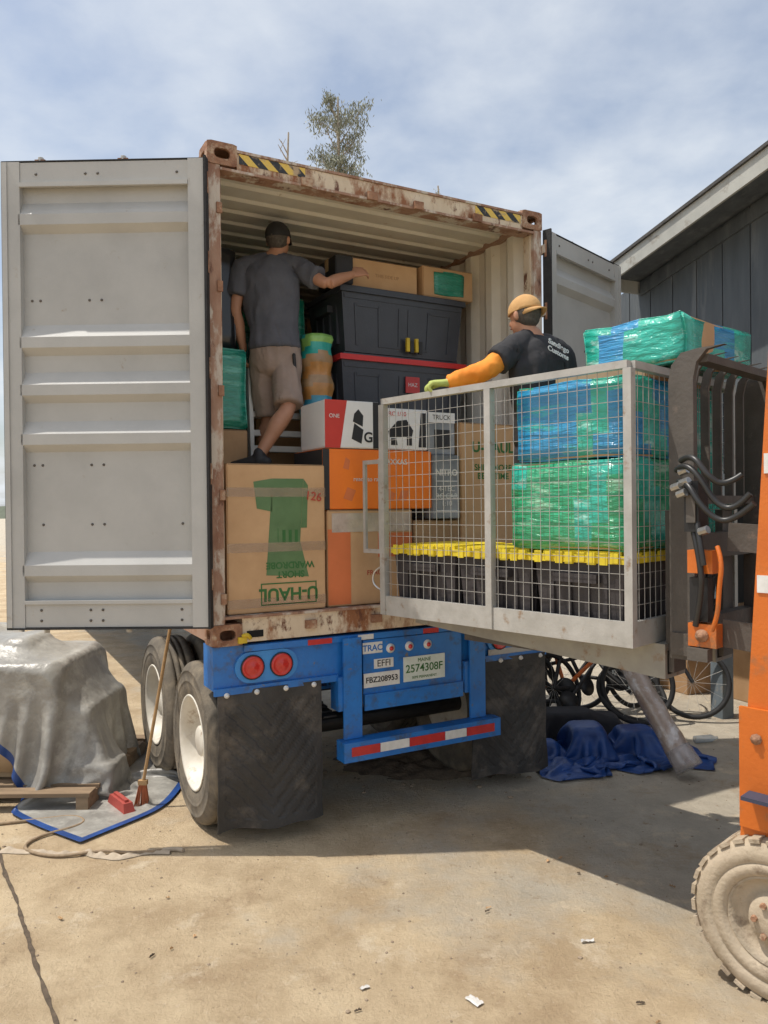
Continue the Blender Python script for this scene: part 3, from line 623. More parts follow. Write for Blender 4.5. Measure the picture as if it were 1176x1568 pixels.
for a,lc in enumerate((.53,1.63)):
    cyl(ch,f'axle_{a}',(.3,lc,.50),(W-.3,lc,.50),.065,m_black)
    for s in (.72,1.66): 
        box(ch,f'axle_seat_{a}_{s}',(s,s+.1),(lc-.1,lc+.1),(.56,.66),m_black,.01)
        boxes(ch,f'leaf_spring_{a}_{s}',[((s,s+.09),(lc-.45+j*.07,lc+.45-j*.07),(.66+.013*j,.671+.013*j)) for j in range(4)],m_black)
        box(ch,f'spring_hanger_{a}_{s}',(s-.01,s+.11),(lc+.46,lc+.54),(.6,.81),m_blue,.01)
    for k,s in enumerate((.0,.285,W-.535,W-.25)):
        w=.25
        pr=[(.285,.02),(.30,.008),(.36,-.004),(.38,-.004),(.384,-.008),(.39,-.004),(.42,-.006),(.445,-.001),(.449,-.006),(.455,.001),(.465,.004),(.488,.018),(.500,.030),(.506,.05)]
        for g in (.075,.118,.161): pr+=[(.507,g-.006),(.494,g-.004),(.494,g+.008),(.507,g+.010)]
        pr+=[(.506,w-.05),(.500,w-.03),(.488,w-.018),(.465,w-.004),(.42,w+.006),(.36,w+.004),(.30,w-.008),(.285,w-.02)]
        lathe(ch,f'tire_{a}_{k}',pr,(s,lc,.503),(1,0,0),m_tire,72)
        out=1 if k in(0,2) else -1; c=(s if out==1 else s+w,lc,.503)
        if k in(0,3): rp=[(.293,.012),(.300,.006),(.296,.0),(.285,.004),(.272,.03),(.262,.05),(.255,.11),(.235,.15),(.19,.155),(.15,.13),(.10,.125),(.095,.06),(.085,.05),(0,.05)]
        else: rp=[(.293,.02),(.28,.03),(.27,.1),(.2,.12),(0,.12)]
        lathe(ch,f'rim_{a}_{k}',rp,c,(out,0,0),m_rim,48)
        if k in(0,3):
            for j in range(10):
                an=2*math.pi*j/10; x=c[0]+out*.135; y=lc+.165*math.cos(an); z=.503+.165*math.sin(an)
                cyl(ch,f'lug_{a}_{k}_{j}',(x,y,z),(x-out*.03,y,z),.013,m_cast,6)
def flap(name,s0,s1,z0,z1):
    bm=bmesh.new(); nx,nz_=50,70; g=[]
    for j in range(nz_+1):
        row=[]
        for i in range(nx+1):
            u=i/nx;v=j/nz_; x=s0+(s1-s0)*u; z=z1+(z0-z1)*v
            che=abs(((abs(u-.5)*14+v*16)%2)-1)
            y=-.012+.035*math.sin(u*5+1)*v*v+.016*noise.noise(V((u*3,v*3,s0)))+.003*(che>.6)*(.1<v<.93)*(.06<u<.94)
            z+=.025*noise.noise(V((u*3,0,s0)))*v; x+=.012*noise.noise(V((s0,v*4,u)))*v
            row.append(bm.verts.new((x,y,z)))
        g.append(row)
    for j in range(nz_):
        for i in range(nx): bm.faces.new((g[j][i],g[j][i+1],g[j+1][i+1],g[j+1][i]))
    o=fin(bm,name,ch,m_flap,smooth=False); 
    md=o.modifiers.new('t','SOLIDIFY'); md.thickness=.01
    for k in range(4):
        s=s0+.05+(s1-s0-.1)*k/3; lathe(ch,f'{name}_bolt_{k}',[(.016,0),(.016,.006),(.008,.008),(.008,.02),(0,.02)],(s,-.014,z1-.02),(0,-1,0),m_whitetape,12)
flap('left_mudflap',.02,.665,.10,.925); flap('right_mudflap',1.80,2.43,.10,.925)
tube(ch,'twist_lock_handle',[(.17,-.02,1.24),(.19,-.05,1.26),(.21,-.03,1.225)],.012,m_yellowp)
box(ch,'twist_lock',(.14,.19),(-.035,-.013),(1.20,1.235),m_yellowp,.005)

# ------------------------------------------------------------------ boxes
def crumple(bm,amt,cuts=7,sc_=5):
    bmesh.ops.subdivide_edges(bm,edges=bm.edges[:],cuts=cuts,use_grid_fill=True)
    for v in bm.verts:
        q=v.co*sc_+V((0,3,1)); v.co+=V((noise.noise(q),noise.noise(q+V((9,9,9))),noise.noise(q+V((5,1,7)))))*amt
def cbox(fr,x,y,z,mat=m_card,name='cardboard_box',rz=0,tape=True):
    cx,cy=(x[0]+x[1])/2,(y[0]+y[1])/2; r=root(name,fr,(cx,cy,z[0]),rz)
    a,b,h=(x[1]-x[0])/2,(y[1]-y[0])/2,z[1]-z[0]
    bm=bmesh.new(); cube(bm,(-a,a),(-b,b),(0,h))
    bmesh.ops.bevel(bm,geom=bm.edges[:],offset=.006,segments=2,affect='EDGES')
    fin(bm,'body',r,mat,mx=None)
    if tape:
        box(r,'top_tape',(-a-.001,a+.001),(-.03,.03),(h,h+.0015),m_tape,0)
        box(r,'tape_end_left',(-a-.002,-a-.0005),(-.03,.03),(h-.09,h+.001),m_tape,0)
        box(r,'flap_gap',(-a+.01,a-.01),(-b-.0012,-b-.0003),(h-.006,h-.004),m_blackink,0)
    r['a']=a;r['b']=b;r['h']=h
    return r
def wbox(fr,x,y,z,mat,name='plastic_wrapped_box',rz=0,amt=.012,bands=None):
    cx,cy=(x[0]+x[1])/2,(y[0]+y[1])/2; r=root(name,fr,(cx,cy,z[0]),rz)
    a,b,h=(x[1]-x[0])/2,(y[1]-y[0])/2,z[1]-z[0]
    bm=bmesh.new(); cube(bm,(-a+.012,a-.012),(-b+.012,b-.012),(0.006,h-.01)); fin(bm,'carton',r,m_card)
    bm=bmesh.new(); cube(bm,(-a,a),(-b,b),(0,h)); bmesh.ops.bevel(bm,geom=bm.edges[:],offset=.012,segments=2,affect='EDGES'); crumple(bm,amt,6)
    ms=[mat]
    if bands:
        ms.append(bands)
        for f in bm.faces:
            c=f.calc_center_median(); k=math.sin(c.x*9+c.y*12+c.z*5+a*40)
            if k>.72: f.material_index=1
    fin(bm,'stretch_wrap',r,ms,smooth=True)
    return r
r=cbox(CF,(.10,.725),(.04,.64),(1.36,2.247)); a,b,h=r['a'],r['b'],r['h']
yb=-b-.0016
bm=bmesh.new()
for P in (((-.075,.22),(.20,.20),(.145,.42),(.17,.80),(-.03,.80)),((-.13,.62),(-.031,.60),(-.031,.80),(-.15,.78)),((.171,.80),(.20,.76),(.19,.5),(.151,.5))):
    bm.faces.new([bm.verts.new((p[0],yb,p[1])) for p in P])
fin(bm,'green_print',r,m_greenpatch)
boxes(r,'print_label',[((-.0,.15),(yb-.0008,yb-.0002),(.40,.405)),((.0,.004),(yb-.0008,yb-.0002),(.405,.5)),((.03,.05),(yb-.0008,yb-.0002),(.41,.49)),((.07,.09),(yb-.0008,yb-.0002),(.41,.49)),((.11,.13),(yb-.0008,yb-.0002),(.41,.49))],m_green)
txt(r,'brand_text','U-HAUL',rear(.07,yb-.0004,.105,180),.105,m_green,bold=.003)
boxes(r,'logo_frame',[((-.11,.25),(yb-.0012,yb),(.165,.172)),((-.11,.25),(yb-.0012,yb),(.04,.047)),((-.11,-.103),(yb-.0012,yb),(.047,.165)),((.243,.25),(yb-.0012,yb),(.047,.165))],m_green)
txt(r,'size_text','SHORT\nWARDROBE',rear(.08,yb-.0006,.25,180),.056,m_green,bold=.0015)
txt(r,'hand_number','126',rear(.235,yb-.003,.69,-8),.075,m_redink,bold=.0005)
for i in range(3): box(r,f'tape_{i}',(-a-.001,a+.001),(-b-.0028-.0004*i,-b-.0025-.0004*i),(.03+i*.33,.085+i*.33),m_ctape,0)
r=cbox(CF,(.745,1.36),(.05,.60),(1.36,1.965),m_card); a,b,h=r['a'],r['b'],r['h']
box(r,'orange_panel',(-a+.002,-a+.16),(-b-.002,-b-.0005),(.01,h-.12),m_obox2,0); box(r,'tape_side',(-a+.03,a-.01),(-b-.0032,-b-.0022),(h-.14,h-.02),m_stape,0)
box(r,'orange_panel_right',(.05,a-.003),(-b-.002,-b-.0005),(.30,h-.15),m_obox2,0)
txt(r,'label','FRAGILE',rear(.05,-b-.0015,.2),.045,m_redink)
r=cbox(CF,(.72,1.52),(.055,.52),(1.97,2.352),m_obox,tape=False); a,b,h=r['a'],r['b'],r['h']
box(r,'black_end',(-a-.002,-a-.0005),(-b+.004,b-.004),(.005,h-.005),m_kbox,0)
box(r,'black_band',(-a,-a+.045),(-b-.002,-b-.0005),(.0,h-.002),m_kbox,0)
txt(r,'brand_text','TRAXXAS',rear(.10,-b-.001,h*.80),.05,m_whiteink,bold=.0005)
bm=bmesh.new()
for P in (((.02,.05),(.10,.05),(.12,.10),(.06,.13)),((.14,.06),(.2,.05),(.22,.12),(.16,.12)),((-.26,.07),(-.20,.05),(-.17,.12),(-.23,.14)),((-.26,.26),(-.22,.25),(-.21,.31),(-.24,.33))):
    bm.faces.new([bm.verts.new((p[0],-b-.001,p[1])) for p in P])
fin(bm,'car_pictures',r,m_obox2)
txt(r,'sub_text','ready to race',rear(-.08,-b-.0024,h*.5),.04,m_whiteink)
r=cbox(CF,(1.525,1.735),(.04,.45),(1.90,2.33),m_gbox,tape=False); a,b,h=r['a'],r['b'],r['h']
txt(r,'label','NITRO',rear(0,-b-.001,h*.72),.058,m_whiteink,bold=.002); txt(r,'label2','4-TEC\nRC CAR\n1:10',rear(0,-b-.001,h*.35),.05,m_whiteink)
for i in range(3): box(r,f'rule_{i}',(-a+.02,a-.02),(-b-.002,-b-.0006),(.05+i*.1,.056+i*.1),m_wbox,0)
cbox(CF,(1.38,1.74),(.06,.5),(1.36,1.89),m_card2)
r=cbox(CF,(.74,1.13),(.06,.45),(2.358,2.66),m_wbox,tape=False); a,b,h=r['a'],r['b'],r['h']
bm=bmesh.new(); bm.faces.new([bm.verts.new(p) for p in ((-a,-b-.001,0),(-.09,-b-.001,0),(-.04,-b-.001,h),(-a,-b-.001,h))]); fin(bm,'red_print',r,m_rbox)
bm=bmesh.new()
for P in (((-.01,.06),(.06,.03),(.075,.12),(.01,.16)),((0,.17),(.07,.14),(.075,.21),(.04,.25),(.01,.22))): bm.faces.new([bm.verts.new((p[0],-b-.0015,p[1])) for p in P])
fin(bm,'product_picture',r,m_kbox)
box(r,'black_panel',(a-.05,a-.001),(-b-.002,-b-.0006),(.002,h-.002),m_kbox,0)
txt(r,'label','G',rear(a-.085,-b-.0022,.07),.09,m_kbox,bold=.002); txt(r,'label_red','ONE',rear(-.13,-b-.0022,.2),.035,m_whiteink)
r=cbox(CF,(1.135,1.50),(.07,.45),(2.358,2.63),m_wbox,tape=False); a,b,h=r['a'],r['b'],r['h']
bm=bmesh.new()
for P in (((-.12,.12),(-.05,.19),(.02,.2),(.07,.13),(.06,.09),(-.11,.08)),((-.1,.03),(-.05,.03),(-.06,.075),(-.1,.075)),((.02,.03),(.06,.03),(.06,.085),(.02,.085)),((.11,.02),(.17,.02),(.17,.25),(.13,.25))):
    bm.faces.new([bm.verts.new((p[0],-b-.001,p[1])) for p in P])
fin(bm,'product_picture',r,m_kbox); txt(r,'label','RC 1/10',rear(-.05,-b-.0012,.235),.04,m_rbox)
r=cbox(CF,(1.505,1.72),(.07,.45),(2.333,2.62),m_gbox,tape=False); a,b,h=r['a'],r['b'],r['h']
box(r,'white_band',(-a,a),(-b-.002,-b-.0006),(h-.07,h-.001),m_wbox,0); txt(r,'label','TRUCK',rear(0,-b-.0022,h-.035),.045,m_kbox)
box(r,'picture',(-.06,.07),(-b-.002,-b-.0006),(.04,.17),m_kbox,0)
r=cbox(CF,(1.76,2.31),(.06,.56),(1.36,2.56),m_card); a,b,h=r['a'],r['b'],r['h']
txt(r,'brand_text','U-HAUL',rear(-.0,-b-.001,h-.17),.10,m_green,bold=.003); txt(r,'sub_text','SHIPS MORE\nBEST TIME',rear(.0,-b-.001,h-.34),.06,m_green,bold=.001)
def tote(fr,x,y,z,body,lid,name='storage_tote',rz=0,teeth=False):
    cx,cy=(x[0]+x[1])/2,(y[0]+y[1])/2; r=root(name,fr,(cx,cy,z[0]),rz)
    a,b,h=(x[1]-x[0])/2,(y[1]-y[0])/2,z[1]-z[0]; lh=min(.06,h*.14)
    bm=bmesh.new(); cube(bm,(-a,a),(-b,b),(0,h-lh))
    for v in bm.verts:
        if v.co.z<.01: v.co.x*=.93; v.co.y*=.90
    fin(bm,'tub',r,body,bev=.02,smooth=False)
    bm=bmesh.new()
    def fx(u,zz): return u*a*(.93+.07*zz/(h-lh))
    def fy(zz): return -b*(.90+.10*zz/(h-lh))-.006
    def strip(u0,u1,z0,z1,t=.008):
        c=[(fx(u0,z0),fy(z0),z0),(fx(u1,z0),fy(z0),z0),(fx(u1,z1),fy(z1),z1),(fx(u0,z1),fy(z1),z1)]
        f=[bm.verts.new(p) for p in c]; k=[bm.verts.new((p[0],p[1]+t+.01,p[2])) for p in c]; bm.faces.new(f)
        for i in range(4): bm.faces.new((f[i],k[i],k[(i+1)%4],f[(i+1)%4]))
    hh=h-lh
    for u in (-.80,-.42,-.08,.08,.42,.80): strip(u-.018,u+.018,hh*.12,hh*.82)
    strip(-.80,-.42,hh*.78,hh*.82);strip(.42,.80,hh*.78,hh*.82);strip(-.97,.97,hh*.90,hh*.97,.012);strip(-.40,-.10,hh*.12,hh*.16);strip(.1,.4,hh*.12,hh*.16)
    fin(bm,'moulded_ribs',r,body)
    bm=bmesh.new()
    for u in (-.6,-.2,.2,.6): cube(bm,(-a*.965-.012,-a*.9),(u*b-.012,u*b+.012),(hh*.15,hh*.85))
    fin(bm,'end_ribs',r,body)
    box(r,'handle',(-a-.035,-a+.01),(-.12,.12),(hh*.72,hh*.84),body,.008)
    box(r,'lid_rim',(-a-.02,a+.02),(-b-.02,b+.02),(h-lh,h-lh*.35),lid,.008)
    box(r,'lid_top',(-a+.03,a-.03),(-b+.03,b-.03),(h-lh*.35,h),lid if teeth else body,.008)
    if teeth:
        L=[]
        n=max(4,int(2*b/.06)) 
        for i in range(n):
            yy=-b+2*b*(i+.5)/n; o=.006 if i%2 else .016
            L.append(((-a-.02-o,-a-.02),(yy-.02,yy+.02),(h-lh*.9-(.012 if i%3 else 0),h-.004)))
        n=max(4,int(2*a/.06))
        for i in range(n):
            xx=-a+2*a*(i+.5)/n; o=.006 if i%2 else .016
            L.append(((xx-.02,xx+.02),(-b-.02-o,-b-.02),(h-lh*.9,h-.004)))
        boxes(r,'interlocking_teeth',L,lid,.003)
    r['b']=b;r['h']=h;r['a']=a
    return r
r=tote(CF,(1.13,2.17),(.62,1.2),(2.56,3.10),m_tote,m_redlid); box(r,'label',(.0,.12),(-r['b']-.012,-r['b']-.004),(.27,.39),m_redtape,.001)
txt(r,'label_text','HAZ',rear(.06,-r['b']-.0125,.33),.04,m_whiteink)
r=tote(CF,(1.13,2.17),(.62,1.2),(3.105,3.585),m_tote,m_tote,rz=.6)
for i,x in enumerate((.0,.075)):
    box(r,f'latch_{i}',(x,x+.025),(-r['b']-.03,-r['b']-.008),(.03,.13),m_yellowp,.004)
    box(r,f'latch_black_{i}',(x+.03,x+.06),(-r['b']-.03,-r['b']-.008),(.02,.11),m_black,.004)
tote(CF,(1.13,2.17),(.64,1.2),(2.0,2.555),m_tote,m_tote)
cbox(CF,(1.13,2.17),(.7,1.2),(1.36,1.995),m_card2)
r=cbox(CF,(1.22,1.80),(.68,1.1),(3.59,3.80),m_card); txt(r,'print','THIS SIDE UP',rear(.03,-r['b']-.001,.1),.035,m_card2)
cbox(CF,(1.10,1.24),(.64,.95),(3.59,3.79),m_kbox)
r=cbox(CF,(1.84,2.30),(.66,1.0),(3.59,3.82),m_card); wbox(CF,(1.93,2.22),(.652,.9),(3.60,3.79),m_wdteal,'teal_wrapped_parcel')
cbox(CF,(.085,.44),(.66,1.25),(1.36,2.51),m_card2)
wbox(CF,(.085,.44),(.66,1.25),(2.515,3.05),m_wdteal)
wbox(CF,(.09,.40),(.75,1.3),(3.055,3.75),m_kwrap)
random.seed(3)
for i,(x0,x1) in enumerate(((.08,.62),(.64,1.20),(1.22,1.78),(1.80,2.33))):
    z=1.36
    while z<3.4:
        hh=random.uniform(.45,.62); zz=min(z+hh,3.8)
        (cbox if random.random()<.55 else wbox)(CF,(x0,x1-.02),(1.42+random.uniform(0,.08),2.0),(z,zz-.004),random.choice((m_card2,m_card,m_wdteal)) if random.random()<.5 else m_wdteal)
        z=zz
wbox(CF,(.78,1.02),(1.02,1.38),(2.9,3.55),m_wdteal)
cbox(CF,(.62,1.08),(1.0,1.38),(1.36,2.89),m_card2)
def bundle():
    r=root('wrapped_carpet_bundle',CF,(.985,.70,1.36))
    cols=[(.80,.60,.10),(.03,.42,.36),(.60,.28,.08),(.72,.64,.5),(.30,.58,.15),(.45,.28,.14),(.06,.36,.50)]
    mats=[M(f'bundle_tape_{i}',c,None,9,.35,bump=.6,bscale=20,coat=.3) for i,c in enumerate(cols)]
    bm=bmesh.new(); seg=40; nz_=64; g=[]
    for j in range(nz_+1):
        z=1.84*j/nz_; row=[]
        for i in range(seg):
            a=2*math.pi*i/seg; rr=.112+.014*noise.noise(V((math.cos(a)*2,math.sin(a)*2,z*5)))+.009*math.sin(z*35)
            if j==nz_: rr*=.9
            row.append(bm.verts.new((rr*math.cos(a)+.018*math.sin(z*3),rr*math.sin(a),z)))
        g.append(row)
    for j in range(nz_):
        for i in range(seg):
            f=bm.faces.new((g[j][i],g[j][(i+1)%seg],g[j+1][(i+1)%seg],g[j+1][i])); f.smooth=True
            k=int((j+ 2.0*math.sin(2*math.pi*i/seg))/2.6); f.material_index=(k*3+k//4)%7
    bm.faces.new(g[-1])
    fin(bm,'roll',r,mats)
bundle()
ld=root('step_ladder',CF,(.5,.70,1.36))
for x in (.0,.40):
    box(ld,f'rail_{x}',(x,x+.028),(.0,.06),(0,1.62),m_ladder,.004,mx=Matrix.Rotation(math.radians(-4),4,'X'))
    box(ld,f'rear_rail_{x}',(x,x+.02),(.42,.46),(0,1.1),m_ladder,.004,mx=Matrix.Rotation(math.radians(6),4,'X'))
for k,z in enumerate((.28,.56,1.02,1.13,1.26)): box(ld,f'step_{k}',(.029,.399),(.02+z*.07,.10+z*.07),(z,z+.04),m_ladder,.004)
box(ld,'platform',(.029,.399),(.12,.42),(.86,.885),m_ladder,.004)

# ------------------------------------------------------------------ cage
cg=root('forklift_safety_cage',FF); CW=1.12; CL=1.61; Z0,Z1=1.335,2.63
def fence(pfx,axis,fixed,a,b,posts,mesh=True):
    def mk(u,v,z,name,mat,bev=.003,t=.018):
        if axis=='y': box(cg,name,(fixed-t,fixed+t),(u,v),z,mat,bev)
        else: box(cg,name,(u,v),(fixed-t,fixed+t),z,mat,bev)
    mk(a,b,(Z0,Z0+.115),pfx+'kick_plate',m_galv,t=.012)
    mk(a+.0,b,(Z1-.035,Z1),pfx+'top_rail',m_galv,t=.019)
    for i,p in enumerate(posts): mk(p-.02,p+.02,(Z0+.002,Z1-.036),pfx+f'post_{i}',m_galv,t=.021)
    if mesh:
        L=[];w=.0013
        n=int((b-a)/.052)
        for i in range(n+1):
            u=a+(b-a)*i/n
            L.append(((fixed-w,fixed+w),(u-w,u+w),(Z0+.115,Z1-.036)) if axis=='y' else ((u-w,u+w),(fixed-w,fixed+w),(Z0+.115,Z1-.036)))
        n=int((Z1-Z0-.15)/.076)
        for i in range(1,n+1):
            z=Z0+.115+(Z1-Z0-.15)*i/(n+1)
            L.append(((fixed+w,fixed+3*w),(a,b),(z-w,z+w)) if axis=='y' else ((a,b),(fixed+w,fixed+3*w),(z-w,z+w)))
        boxes(cg,pfx+'wire_mesh',L,m_wire)
fence('near_','y',0,0,CL,(.0,.80,CL-.0))
fence('end_','x',0,.022,CW,(.55,CW-.02))
fence('far_','y',CW,0.022,.75,(.73,))
box(cg,'far_kick_plate_ext',(CW-.012,CW+.012),(.77,CL),(Z0,Z0+.115),m_galv,.003)
box(cg,'floor_plate',(.013,CW-.013),(.02,CL-.02),(Z0+.002,Z0+.03),m_galv,0)
boxes(cg,'gate_frame',[((-.0,.02),(CL+.03,CL+.05),(1.70,2.27)),((-.0,.02),(CL+.05,CL+.17),(2.245,2.27)),((-.0,.02),(CL+.05,CL+.17),(1.70,1.725)),((-.0,.02),(CL+.17,CL+.19),(1.70,2.27))],m_galv,.004)
tube(cg,'gate_ring',[(.0,CL+.03,1.62),(-.01,CL+.09,1.6),(-.01,CL+.1,1.5),(0,CL+.03,1.48)],.006,m_alu)
for i,x in enumerate((.20,.74)):
    bm=bmesh.new(); cube(bm,(x,x+.2),(-.06,1.55),(1.17,1.332))
    for v in bm.verts:
        if v.co.y>1 and v.co.z<1.2: v.co.z=1.27
    fin(bm,f'fork_pocket_{i}',cg,m_cagebeam,bev=.004)
    box(cg,f'pocket_opening_shade_{i}',(x+.02,x+.18),(-.063,-.061),(1.19,1.30),m_dark,0)  # dark plate on the closed beam end, paints the shade of an opening
box(cg,'cage_label',(.30,.42),(-.018,-.0145),(1.47,1.58),m_whitetape,.001); box(cg,'cage_label_mark',(.32,.38),(-.020,-.0185),(1.49,1.56),m_yellowp,.001)
FZ=Z0+.032
for k,(a,b) in enumerate(((.06,.55),(.58,1.06),(1.09,1.57))):
    tote(FF,(.05,.58),(a,b),(FZ,1.76+.0*k),m_dbin,m_yel,rz=0,teeth=True,name='attached_lid_tote')
tote(FF,(.63,1.06),(.06,.55),(FZ,1.76),m_dbin,m_yel,teeth=True,name='attached_lid_tote')
wbox(FF,(.05,.60),(.04,.70),(1.765,2.20),m_wgreen,bands=m_wteal)
wbox(FF,(.05,.60),(.04,.66),(2.205,2.585),m_wblue,bands=m_wteal)
wbox(FF,(.64,1.08),(.04,.62),(1.765,2.585),m_wteal)
wbox(FF,(.33,1.13),(-.10,.44),(2.66,2.89),m_wteal,amt=.02,bands=m_wblue)
cbox(FF,(.25,.95),(.05,.56),(2.588,2.655),m_card2,tape=False)

# ------------------------------------------------------------------ forklift
fk=root('forklift',FF)
for i,z in enumerate((1.32,1.72)): box(fk,f'carriage_bar_{i}',(.201,.999),(-.15,-.09),(z,z+.12),m_carr,.008)
for i,x in enumerate((.23,.77)):
    box(fk,f'fork_shank_{i}',(x,x+.12),(-.088,-.05),(1.2,1.95),m_carr,.008)
    bm=bmesh.new(); cube(bm,(x+.02,x+.14),(-.05,1.2),(1.20,1.24)); fin(bm,f'fork_blade_{i}',fk,m_carr,bev=.004)
def bent(name,x0,x1,zt,mat,y0=-.20,y1=-.10,z0=1.28):
    bm=bmesh.new()
    prof=[(0,z0),(0,zt-.12),(-.015,zt-.05),(-.06,zt),(-.14,zt+.01)]
    rows=[]
    for dy,z in prof: rows.append([bm.verts.new(p) for p in ((x0,y1+dy,z),(x1,y1+dy,z),(x1,y0+dy,z-.0),(x0,y0+dy,z))])
    for a,b in zip(rows,rows[1:]):
        for i in range(4): bm.faces.new((a[i],a[(i+1)%4],b[(i+1)%4],b[i]))
    bm.faces.new(rows[0]);bm.faces.new(rows[-1][::-1])
    return fin(bm,name,fk,mat,bev=.004)
bent('backrest_side_near',.17,.20,2.66,m_carr,-.215,-.10)
bent('backrest_side_far',1.0,1.03,2.66,m_carr,-.215,-.10)
box(fk,'backrest_side_foot',(.155,.169),(-.20,-.11),(1.30,1.40),m_carr,.004)
for i in range(5):
    x=.34+i*.135; bent(f'backrest_slat_{i}',x,x+.014,2.655,m_carr,-.15,-.11,2.02)
box(fk,'backrest_top_bar',(.201,.999),(-.27,-.20),(2.61,2.645),m_carr,.006)
box(fk,'backrest_low_bar',(.201,.999),(-.16,-.11),(1.98,2.02),m_carr,.006)
MT=Matrix.Translation((0,-.45,.55))@Matrix.Rotation(math.radians(3.6),4,'X')
for i,x in enumerate((.05,.99)):
    bm=bmesh.new(); cube(bm,(x,x+.10),(-.30,0),(-.25,3.0),mx=MT); fin(bm,f'mast_outer_{i}',fk,m_orange,bev=.006)
    xi=x+.105 if i==0 else x-.065
    bm=bmesh.new(); cube(bm,(xi,xi+.06),(-.13,-.03),(-.2,2.6),mx=MT); fin(bm,f'mast_inner_{i}',fk,m_black,bev=.004)
    bm=bmesh.new(); cube(bm,(xi+.02,xi+.04),(-.029,.17),(.80,.92),mx=MT); cube(bm,(xi+.02,xi+.04),(-.029,.17),(1.22,1.34),mx=MT); fin(bm,f'carriage_roller_plate_{i}',fk,m_carr,bev=.004)
for i,z in enumerate((0,2.8)):
    bm=bmesh.new(); cube(bm,(.151,.989),(-.20,-.14),(z,z+.12),mx=MT); fin(bm,f'mast_cross_{i}',fk,m_orange,bev=.006)
cyl(fk,'lift_cylinder',(.57,-.55,.4),(.57,-.68,2.3),.04,m_black)
box(fk,'bracket_low',(.10,.165),(-.34,-.216),(1.36,1.46),m_orange,.01)
box(fk,'bracket_low_b',(.08,.13),(-.31,-.22),(1.30,1.355),m_carr,.01)
box(fk,'bracket_up',(.09,.16),(-.33,-.22),(1.68,1.78),m_orange,.01)
lathe(fk,'bracket_pin',[(.028,0),(.028,.012),(.012,.014),(.012,.024),(0,.024)],(.10,-.28,1.41),(-1,0,0),m_cast,12)
box(fk,'valve_block',(.07,.165),(-.28,-.217),(1.86,2.08),m_black,.01)
box(fk,'valve_cover',(.06,.068),(-.27,-.23),(1.90,2.02),m_carr,.002)
box(fk,'tilt_block',(.11,.165),(-.30,-.22),(1.47,1.66),m_black,.01)
hs=[[(.10,-.17,2.13),(.06,-.22,2.16),(.04,-.30,2.10),(.05,-.36,1.98),(.06,-.44,1.95),(.06,-.5,2.02)],
    [(.10,-.18,2.08),(.05,-.24,2.08),(.03,-.30,1.98),(.05,-.38,1.90),(.06,-.46,1.93),(.05,-.52,1.98)],
    [(.08,-.20,2.17),(.03,-.27,2.20),(.02,-.34,2.1),(.05,-.40,2.05),(.08,-.46,2.1)],
    [(.08,-.27,1.90),(.04,-.30,1.80),(.05,-.31,1.72)],
    [(.09,-.25,1.86),(.06,-.30,1.70),(.08,-.28,1.55),(.1,-.25,1.45)]]
for i,h in enumerate(hs): tube(fk,f'hose_{i}',h,.013,m_hose)
tube(fk,'orange_cable',[(.07,-.36,1.80),(.05,-.39,1.74),(.06,-.37,1.62),(.07,-.36,1.5),(.08,-.33,1.44)],.010,m_orange)
for i,p in enumerate(((.09,-.19,2.12),(.07,-.205,2.07),(.06,-.29,1.86),(.06,-.17,2.05),(.05,-.20,2.02))): cyl(fk,f'fitting_{i}',p,(p[0]-.01,p[1]-.04,p[2]+.012),.018,m_brass,8)
bm=bmesh.new(); cube(bm,(.06,1.08),(-2.0,-.76),(.28,.95)); fin(bm,'body_tub',fk,m_orange,bev=.03)
box(fk,'lower_side_plate',(.03,.049),(-1.0,-.46),(.66,1.15),m_orange,.004)
box(fk,'side_flange',(-.06,.029),(-.86,-.50),(.80,.815),M('dark_blue_steel',(.05,.06,.10)),.002)
lathe(fk,'side_bolt',[(.022,0),(.022,.012),(.010,.014),(.010,.022),(0,.022)],(.029,-.53,1.03),(-1,0,0),m_cast,8)
box(fk,'inspection_label',(.044,.0495),(-.58,-.53),(1.62,1.69),m_whitetape,.001)
box(fk,'warning_label',(.044,.0495),(-.60,-.56),(2.10,2.18),m_whitetape,.001)
box(fk,'counterweight',(.08,1.06),(-2.5,-2.0),(.25,1.2),m_orange,.06); box(fk,'engine_hood',(.2,.94),(-2.0,-1.35),(.95,1.25),m_orange,.04)
box(fk,'seat_cushion',(.33,.81),(-1.75,-1.3),(1.25,1.36),m_rubber,.03); box(fk,'seat_back',(.33,.81),(-1.88,-1.76),(1.3,1.8),m_rubber,.03)
for x in (.12,.98):
    for y in (-.90,-1.98): box(fk,f'guard_post_{x}_{y}',(x,x+.05),(y,y+.05),(.9,2.15),m_black,.005)
for k in range(7): box(fk,f'guard_bar_{k}',(.13+k*.143,.16+k*.143),(-1.95,-.88),(2.15,2.18),m_black,.004)
lathe(fk,'steering_wheel',[(.17+.015*math.cos(a),.015*math.sin(a)) for a in [2*math.pi*i/10 for i in range(11)]],(.57,-1.15,1.45),(0,-.5,1),m_black,28)
cyl(fk,'steering_column',(.57,-.9,1.0),(.57,-1.15,1.44),.025,m_black)
